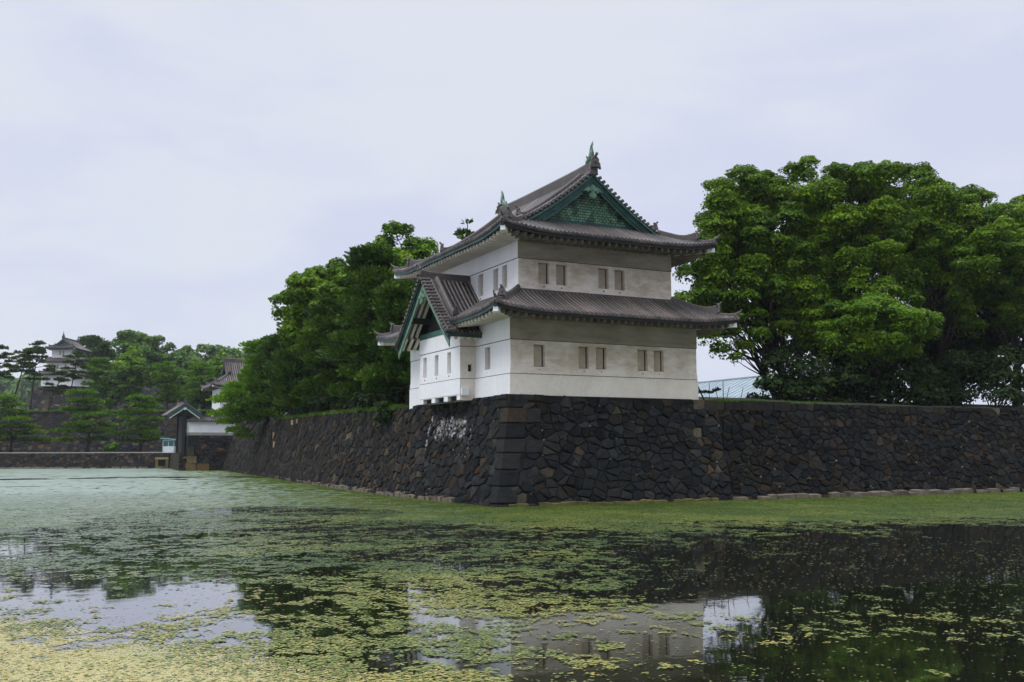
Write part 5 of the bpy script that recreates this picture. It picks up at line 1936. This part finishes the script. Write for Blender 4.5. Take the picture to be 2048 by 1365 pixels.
# gatehouse half hidden by the pines (ridge along X: built along Y and turned)
def small_storey(parent, x0, x1, y0, y1, z0, z1, wins, name='wall', nb=None):
    mb = MB()
    wall_face(mb, (x0, y0, 0), (1, 0, 0), (0, -1, 0), x1 - x0, z0, z1, wins.get('F', []), .2)
    wall_face(mb, (x0, y1, 0), (0, -1, 0), (-1, 0, 0), y1 - y0, z0, z1, wins.get('L', []), .2)
    wall_face(mb, (x1, y0, 0), (0, 1, 0), (1, 0, 0), y1 - y0, z0, z1, wins.get('R', []), .2)
    wall_face(mb, (x1, y1, 0), (-1, 0, 0), (0, 1, 0), x1 - x0, z0, z1, [], .2)
    for b in (nb or []):
        ring_band(mb, x0, x1, y0, y1, b, b + .05, .03, 1)
    mb.build(name, [M['plaster'], M['groove']], parent)
    for h in wins.get('F', []):
        window(parent, (x0, y0, 0), (1, 0, 0), (0, -1, 0), h, (0, 0, 0), .2, None, False)
    for h in wins.get('L', []):
        window(parent, (x0, y1, 0), (0, -1, 0), (-1, 0, 0), h, (0, 0, 0), .2, None, False)
    for h in wins.get('R', []):
        window(parent, (x1, y0, 0), (0, 1, 0), (1, 0, 0), h, (0, 0, 0), .2, None, False)


gh = empty('gatehouse', (20.3, 148.2, 2.8), math.pi / 2, label='white gatehouse with a grey tiled roof, half hidden behind a pine', cat='gatehouse')
# local +Y is world -X, local +X is world +Y
small_storey(gh, -4.2, 4.2, -9.2, 10.3, 0, 6.0, {'L': [(1.4, 2.5, 1.9, 3.9), (4, 5.1, 1.9, 3.9)]}, nb=[1.1])
gabled_hip_roof(gh, (-6.1, 6.1, -11.1, 12.2), 5.3, .50, .058, 3.2, up=.55, over=1.9, pitch=.4, rr=.13, dt=.7, detail=False, name='roof', fish_h=0)

# distant three-storey keep
KP = (-8.6, 316.2, 17.7)
kp = empty('castle_keep', KP, -R(26.5), label='distant three-storey white castle keep with green gable on the skyline', cat='keep')
small_storey(kp, -5.9, 5.0, -7.5, 9.5, 0, 4.2, {'F': [(1.6, 2.3, 1.6, 3.0), (5.2, 5.9, 1.6, 3.0)]}, 'lower_wall')
skirt_roof('lower_roof', kp, (-7.3, 6.4, -8.9, 10.9), 3.9, .42, .036, 2.5, up=.3, over=1.4, pitch=.5, rr=.16, dt=1.0)
small_storey(kp, -4.8, 3.9, -6.4, 8.4, 4.8, 8.6, {'F': [(2.2, 2.9, 5.6, 7.2), (3.3, 4.0, 5.6, 7.2), (5.9, 6.6, 5.6, 7.2)]}, 'middle_wall')
skirt_roof('middle_roof', kp, (-6.1, 5.2, -7.7, 9.7), 8.2, .42, .036, 2.4, up=.3, over=1.3, pitch=.5, rr=.16, dt=1.0)
small_storey(kp, -3.75, 2.85, -5.3, 7.3, 9.0, 13.0, {'F': [(2.4, 3.0, 10.4, 11.9), (3.5, 4.1, 10.4, 11.9)]}, 'upper_wall')
gabled_hip_roof(kp, (-5.4, 4.5, -6.9, 8.9), 12.6, .42, .05, 1.9, up=.35, over=1.5, pitch=.5, rr=.16, dt=1.0, detail=False, ridge_h=.7, fish_h=1.5)
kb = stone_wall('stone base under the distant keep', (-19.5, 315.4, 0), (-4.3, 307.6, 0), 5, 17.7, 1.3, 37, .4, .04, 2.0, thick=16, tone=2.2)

# long building with a blue grey sheet roof beyond the trees
bl = empty('long_building', (52, 44, 0), label='long building with a pale blue grey sheet roof behind the trees', cat='building')
mb = MB()
mb.box(45.5, 58.5, 30, 62, -1, 1.2)
mb.build('wall', M['booth_white'], bl, bl.location)
mb = MB()
for i in range(34):
    y0, y1 = 29 + i, 30 + i
    mb.quad((44.2, y0, .75), (44.2, y1, .75), (51.6, y1, 4.13), (51.6, y0, 4.13))
    mb.quad((51.6, y0, 4.13), (51.6, y1, 4.13), (59, y1, .75), (59, y0, .75))
    mb.beam((44.2, y0, .80), (51.6, y0, 4.18), .06, .06)
mb.box(51.4, 51.8, 28.9, 63.1, 4.06, 4.24)
mb.build('roof', M['blue_roof'], bl, bl.location)

# bare stakes beside the tower
gK = 'stakes on the wall beside the tower'
for i, (a, b, r, lab) in enumerate([
        ((15.24, 2, -1.5), (14.45, 2, .0), .05, 'thick stake leaning against the tower corner'),
        ((15.45, 2, -1.5), (15.5, 2, .0), .022, 'thin upright stake next to the thick leaning stake'),
        ((16.26, 2, -1.5), (16.02, 2, -.45), .022, 'short stake leaning left in the middle of the row'),
        ((16.6, 2, -1.5), (16.63, 2, .2), .026, 'tallest upright stake in the row'),
        ((16.75, 2, -1.5), (17.13, 2, -.22), .024, 'stake leaning right beside the tallest one'),
        ((17.91, 2, -1.5), (18.29, 2, -.22), .024, 'stake leaning right, last of the row from the tower')]):
    st = MB()
    st.tube([a, tuple((p + q_) / 2 + .01 for p, q_ in zip(a, b)), b], [r * 1.1, r, r * .8], 6)
    tag(st.build('stake', M['bark'], None, (a[0], a[1], -1.3)), lab, 'stake', gK).location = (a[0], a[1], -1.3)
rng = np.random.default_rng(77)
sp = empty('sapling', (14.7, 2.3, -1.3), label='small dark twisted sapling lying across the stakes', cat='sapling')
P = []
for c, r in (((14.9, 2.3, -.58), .22), ((15.35, 2.3, -.55), .28), ((15.8, 2.3, -.58), .2), ((16.45, 2.3, -.36), .22), ((16.2, 2.3, -.45), .14), ((14.55, 2.3, -.68), .12)):
    d = rng.normal(size=(130, 3)) * r * .55 * np.array([1.2, .6, .35]) + c
    P.append(d)
P = np.concatenate(P)
np_mesh('foliage', leaf_quads(rng, P, sphere_dirs(rng, len(P)), .07, .5) - np.array((14.7, 2.3, -1.3)), 4, rng.random(len(P)) * .5, LD, sp)
mb = MB()
mb.tube([(14.3, 2.3, -1.4), (14.4, 2.3, -.8), (14.9, 2.3, -.62), (15.8, 2.3, -.6), (16.5, 2.3, -.38)], [.06, .05, .045, .035, .02], 6)
mb.build('stem', M['bark'], sp, sp.location)

# ------------------------------------------------------------------ floating weed
rng = np.random.default_rng(900)


def lattice(x, y, s, seed):
    x, y = x / s, y / s
    xi, yi = np.floor(x).astype(np.int64), np.floor(y).astype(np.int64)
    fx, fy = x - xi, y - yi
    fx, fy = fx * fx * (3 - 2 * fx), fy * fy * (3 - 2 * fy)

    def h(a, b):
        v = (a * 374761393 + b * 668265263 + seed * 1442695041) & 0x7fffffff
        v = ((v ^ (v >> 13)) * 1274126177) & 0x7fffffff
        return ((v ^ (v >> 16)) & 0xffff) / 65535.0
    return (h(xi, yi) * (1 - fx) + h(xi + 1, yi) * fx) * (1 - fy) + (h(xi, yi + 1) * (1 - fx) + h(xi + 1, yi + 1) * fx) * fy


# cover of weed on the moat: bearing (tangent from the bank opposite the tower), distance in metres, cover 0..1
COVER = [(-.51, 200, 1), (-.51, 63, 1), (-.51, 44, .8), (-.51, 30, .5), (-.51, 23, .5), (-.51, 18.8, .42), (-.51, 16.7, .6), (-.51, 15, .85), (-.51, 12.9, .95),
         (-.36, 180, 1), (-.36, 80, 1), (-.36, 57, .85), (-.36, 44, .62), (-.36, 34, .5), (-.36, 29, .42), (-.36, 24, .36), (-.36, 20.8, .14), (-.36, 18.2, .18), (-.36, 15.8, .6), (-.36, 13.9, .88), (-.36, 12.9, .92),
         (-.21, 150, .95), (-.21, 100, 1), (-.21, 70, 1), (-.21, 52, .42), (-.21, 41, .46), (-.21, 30, .5), (-.21, 24, .5), (-.21, 20, .5), (-.21, 17.7, .36), (-.21, 15.4, .75), (-.21, 12.9, .92),
         (-.06, 57, 1), (-.06, 46, .9), (-.06, 38, .42), (-.06, 30, .5), (-.06, 24, .55), (-.06, 20, .55), (-.06, 17.1, .3), (-.06, 15.4, .6), (-.06, 12.9, .9),
         (.06, 50, 1), (.06, 42.5, .78), (.06, 36, .48), (.06, 29, .5), (.06, 23, .55), (.06, 20, .6), (.06, 17.1, .22), (.06, 15.4, .3), (.06, 13.9, .5), (.06, 12.9, .3),
         (.19, 57, 1), (.19, 46, 1), (.19, 41, .6), (.19, 35, .38), (.19, 30, .13), (.19, 24, .10), (.19, 21.5, .25), (.19, 19.4, .2), (.19, 16.7, .42), (.19, 15, .35), (.19, 12.9, .12),
         (.31, 57, 1), (.31, 46, 1), (.31, 40, .5), (.31, 36, .28), (.31, 32, .04), (.31, 24, .03), (.31, 19.4, .3), (.31, 17.1, .4), (.31, 15.4, .14), (.31, 13.9, .2), (.31, 12.9, .1),
         (.44, 62, 1), (.44, 47.5, 1), (.44, 43, .6), (.44, 38, .02), (.44, 26, .02), (.44, 20, .1), (.44, 16.7, .25), (.44, 14.6, .14), (.44, 12.9, .24),
         (.52, 66, 1), (.52, 46, .9), (.52, 42, .4), (.52, 36, .02), (.52, 20, .06), (.52, 15, .2), (.52, 12.9, .1),
         (-.8, 60, .9), (-.8, 20, .5), (.8, 40, .3), (.8, 20, .1), (0, 9, .5), (-.4, 9, .8), (.4, 9, .2)]
cov = np.array(COVER)
CX, CY = cov[:, 0] * 2.6, np.log(cov[:, 1]) * 3.2
VD = np.array([math.sin(yaw), math.cos(yaw)])
VR = np.array([math.cos(yaw), -math.sin(yaw)])
BANK = np.array([-25.158, -50.629])


def cover(u, D):
    x, y = u * 2.6, np.log(D) * 3.2
    num = np.zeros_like(x)
    den = np.zeros_like(x)
    for a, b, c in zip(CX, CY, cov[:, 2]):
        w = 1.0 / ((x - a) ** 2 + (y - b) ** 2 + .004) ** 1.6
        num += w * c
        den += w
    return num / den


def scatter(dmin, dmax, nmul, size_f, gate, seed):
    rng = np.random.default_rng(seed)
    edges = np.geomspace(dmin, dmax, 60)
    U, DD = [], []
    for a, b in zip(edges, edges[1:]):
        mid = (a + b) / 2
        half = .60
        area = 2 * half * mid * (b - a)
        s = size_f(mid)
        n = int(nmul * area / (s * s * .65))
        U.append(rng.uniform(-half, half, n))
        DD.append(rng.uniform(a, b, n))
    U, DD = np.concatenate(U), np.concatenate(DD)
    XY = BANK + VD * DD[:, None] + VR * (U * DD)[:, None]
    keep = gate(U, DD, XY, rng)
    return XY[keep], DD[keep], U[keep]


def pads(name, label, XY, size, tint, mat, seed, zamp, k=6, tilt=.05):
    rng = np.random.default_rng(seed)
    n = len(XY)
    a0 = rng.uniform(0, 6.28, n)
    q = np.empty((n, k, 3), np.float32)
    tx, ty = rng.normal(size=n) * tilt, rng.normal(size=n) * tilt
    st = rng.uniform(.65, 1.0, n)
    z0 = WATER + .006 + rng.random(n) * zamp
    for i in range(k):
        a = a0 + 2 * math.pi * i / k
        r = size * .5 * rng.uniform(.78, 1.15, n)
        dx, dy = np.cos(a) * r, np.sin(a) * r * st
        q[:, i, 0] = XY[:, 0] + dx
        q[:, i, 1] = XY[:, 1] + dy
        q[:, i, 2] = z0 + np.abs(dx * tx + dy * ty)
    o = np_mesh(name, q.reshape(-1, 3), k, tint, mat)
    return tag(o, label, 'water weed', kind='stuff')


FILM = lambda u, D: np.clip((18.4 - 13 * (u + .5) - D) / 2.2, 0, 1)
psize = lambda D: .031 + .0016 * D


def gate_pads(U, D, XY, rng):
    c = cover(U, D)
    c = c * (1 - .38 * np.clip((U - .08) / .12, 0, 1) * np.clip((36 - D) / 6, 0, 1))
    n = .36 * lattice(XY[:, 0], XY[:, 1], .5, 1) + .40 * lattice(XY[:, 0], XY[:, 1], .17, 2) + .24 * lattice(XY[:, 0], XY[:, 1], 2.0, 3)
    n = np.clip((n - .5) * 2.0 + .5, 0, 1)
    n = n * .78 + rng.random(len(U)) * .22
    return (n < c * .98) & (rng.random(len(U)) > FILM(U, D) * .8) & (rng.random(len(U)) > np.clip((D - 45) / 35, 0, 1))


XY, D, U = scatter(9.5, 80, 1.35, psize, gate_pads, 910)
tint = np.clip(.40 + .5 * (lattice(XY[:, 0], XY[:, 1], 1.6, 8) - .5) + rng.normal(size=len(XY)) * .24 + .3 * (lattice(XY[:, 0], XY[:, 1], 6, 18) - .5) + np.clip((24 - D) / 40, -.1, .25), 0, 1)
pp = rng.random(len(U)) < np.clip((-U - .17) / .25, 0, .95) * np.clip((D - 19) / 12, 0, 1)
sz = psize(D) * rng.uniform(.7, 1.35, len(XY))
pads('water_weed', 'small floating leaves scattered in clumps over the dark water', XY[~pp], sz[~pp], tint[~pp], M['pad'], 911, .018)
pads('water_weed', 'floating leaves with sky sheen in their colour on the left side of the moat', XY[pp], sz[pp], tint[pp], M['pad_pale'], 912, .012)

XY, D, U = scatter(9.5, 34, 1.0, lambda D: .022 + .0011 * D,
                   lambda u, d, xy, rg_: rg_.random(len(u)) < .02 * (.3 + 1.6 * lattice(xy[:, 0], xy[:, 1], 1.8, 31) ** 2), 915)
pads('duckweed', 'tiny specks of duckweed sprinkled over the open dark water', XY, (.022 + .0011 * D) * rng.uniform(.7, 1.4, len(XY)), rng.random(len(XY)) * .8 + .1, M['pad'], 916, .003, 5, .02)

fsize = lambda D: .022 + .0009 * D


def gate_film(U, D, XY, rng):
    c = cover(U, D)
    n = .45 * lattice(XY[:, 0], XY[:, 1], .8, 4) + .35 * lattice(XY[:, 0], XY[:, 1], .28, 5) + .2 * lattice(XY[:, 0], XY[:, 1], 2.6, 6)
    n = np.clip((n - .5) * 1.7 + .5, 0, 1) * .8 + rng.random(len(U)) * .2
    return (n < c * 1.0) & (rng.random(len(U)) < FILM(U, D))


XY, D, U = scatter(10.8, 19.5, 3.0, fsize, gate_film, 920)
tint = np.clip(.55 + .7 * (lattice(XY[:, 0], XY[:, 1], 1.1, 9) - .5) + rng.normal(size=len(XY)) * .05, 0, 1)
pads('duckweed', 'yellowish film of duckweed near the camera', XY, fsize(D) * rng.uniform(.7, 1.3, len(XY)), tint, M['film'], 921, .004, 5, .02)

ssize = lambda D: .16 + .0075 * D


def gate_sheet(U, D, XY, rng):
    c = cover(U, D)
    n = .4 * lattice(XY[:, 0], XY[:, 1], 5.0, 11) + .35 * lattice(XY[:, 0], XY[:, 1], 1.6, 12) + .25 * lattice(XY[:, 0], XY[:, 1], 14, 13)
    n = np.clip((n - .5) * 1.8 + .5, 0, 1) * .9 + rng.random(len(U)) * .1
    land = (XY[:, 0] > lerp_np(XY[:, 1]) - 1.5) & (XY[:, 1] > -1.4)
    fade = np.clip((D - 38) / 26, 0, 1) * .42
    gaps = (lattice(XY[:, 0] * .6 + XY[:, 1] * .3, XY[:, 1], 8, 21) * .7 + lattice(XY[:, 0], XY[:, 1], 2.5, 22) * .3 > .79) & (D > 58)
    return (n < (c - .66 + fade) * 2.6) & ~land & ~gaps


def lerp_np(y):
    return np.interp(y, [p[0] for p in XT], [p[1] for p in XT])


XY, D, U = scatter(36, 215, 3.0, ssize, gate_sheet, 930)
tint = np.clip(.5 + .4 * (lattice(XY[:, 0], XY[:, 1], 7, 14) - .5) + .5 * (lattice(XY[:, 0], XY[:, 1], 1.5, 15) - .5) + rng.normal(size=len(XY)) * .12, 0, 1)
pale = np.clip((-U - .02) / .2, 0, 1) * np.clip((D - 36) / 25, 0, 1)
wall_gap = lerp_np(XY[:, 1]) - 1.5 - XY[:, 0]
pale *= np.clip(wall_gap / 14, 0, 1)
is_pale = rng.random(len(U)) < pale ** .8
sz = ssize(D) * rng.uniform(.8, 1.4, len(XY))
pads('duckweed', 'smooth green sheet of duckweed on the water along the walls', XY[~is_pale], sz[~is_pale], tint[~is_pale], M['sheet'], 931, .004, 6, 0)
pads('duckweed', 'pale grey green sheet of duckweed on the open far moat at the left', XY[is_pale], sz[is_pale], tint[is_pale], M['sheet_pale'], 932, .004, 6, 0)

# ------------------------------------------------------------------ air
hz = MB()
hz.box(-700, 700, -300, 860, -10, 70)
k = NT('summer_haze')
k.t.nodes.remove(k.b)
v = k.n('ShaderNodeVolumePrincipled', {'Density': .00011, 'Anisotropy': .2})
v.inputs['Color'].default_value = (.86, .92, 1.0, 1)
k.l(v.outputs[0], k.o.inputs['Volume'])
tag(hz.build('haze', k.m), 'pale blue summer haze over the moat and grounds', 'haze', kind='stuff')
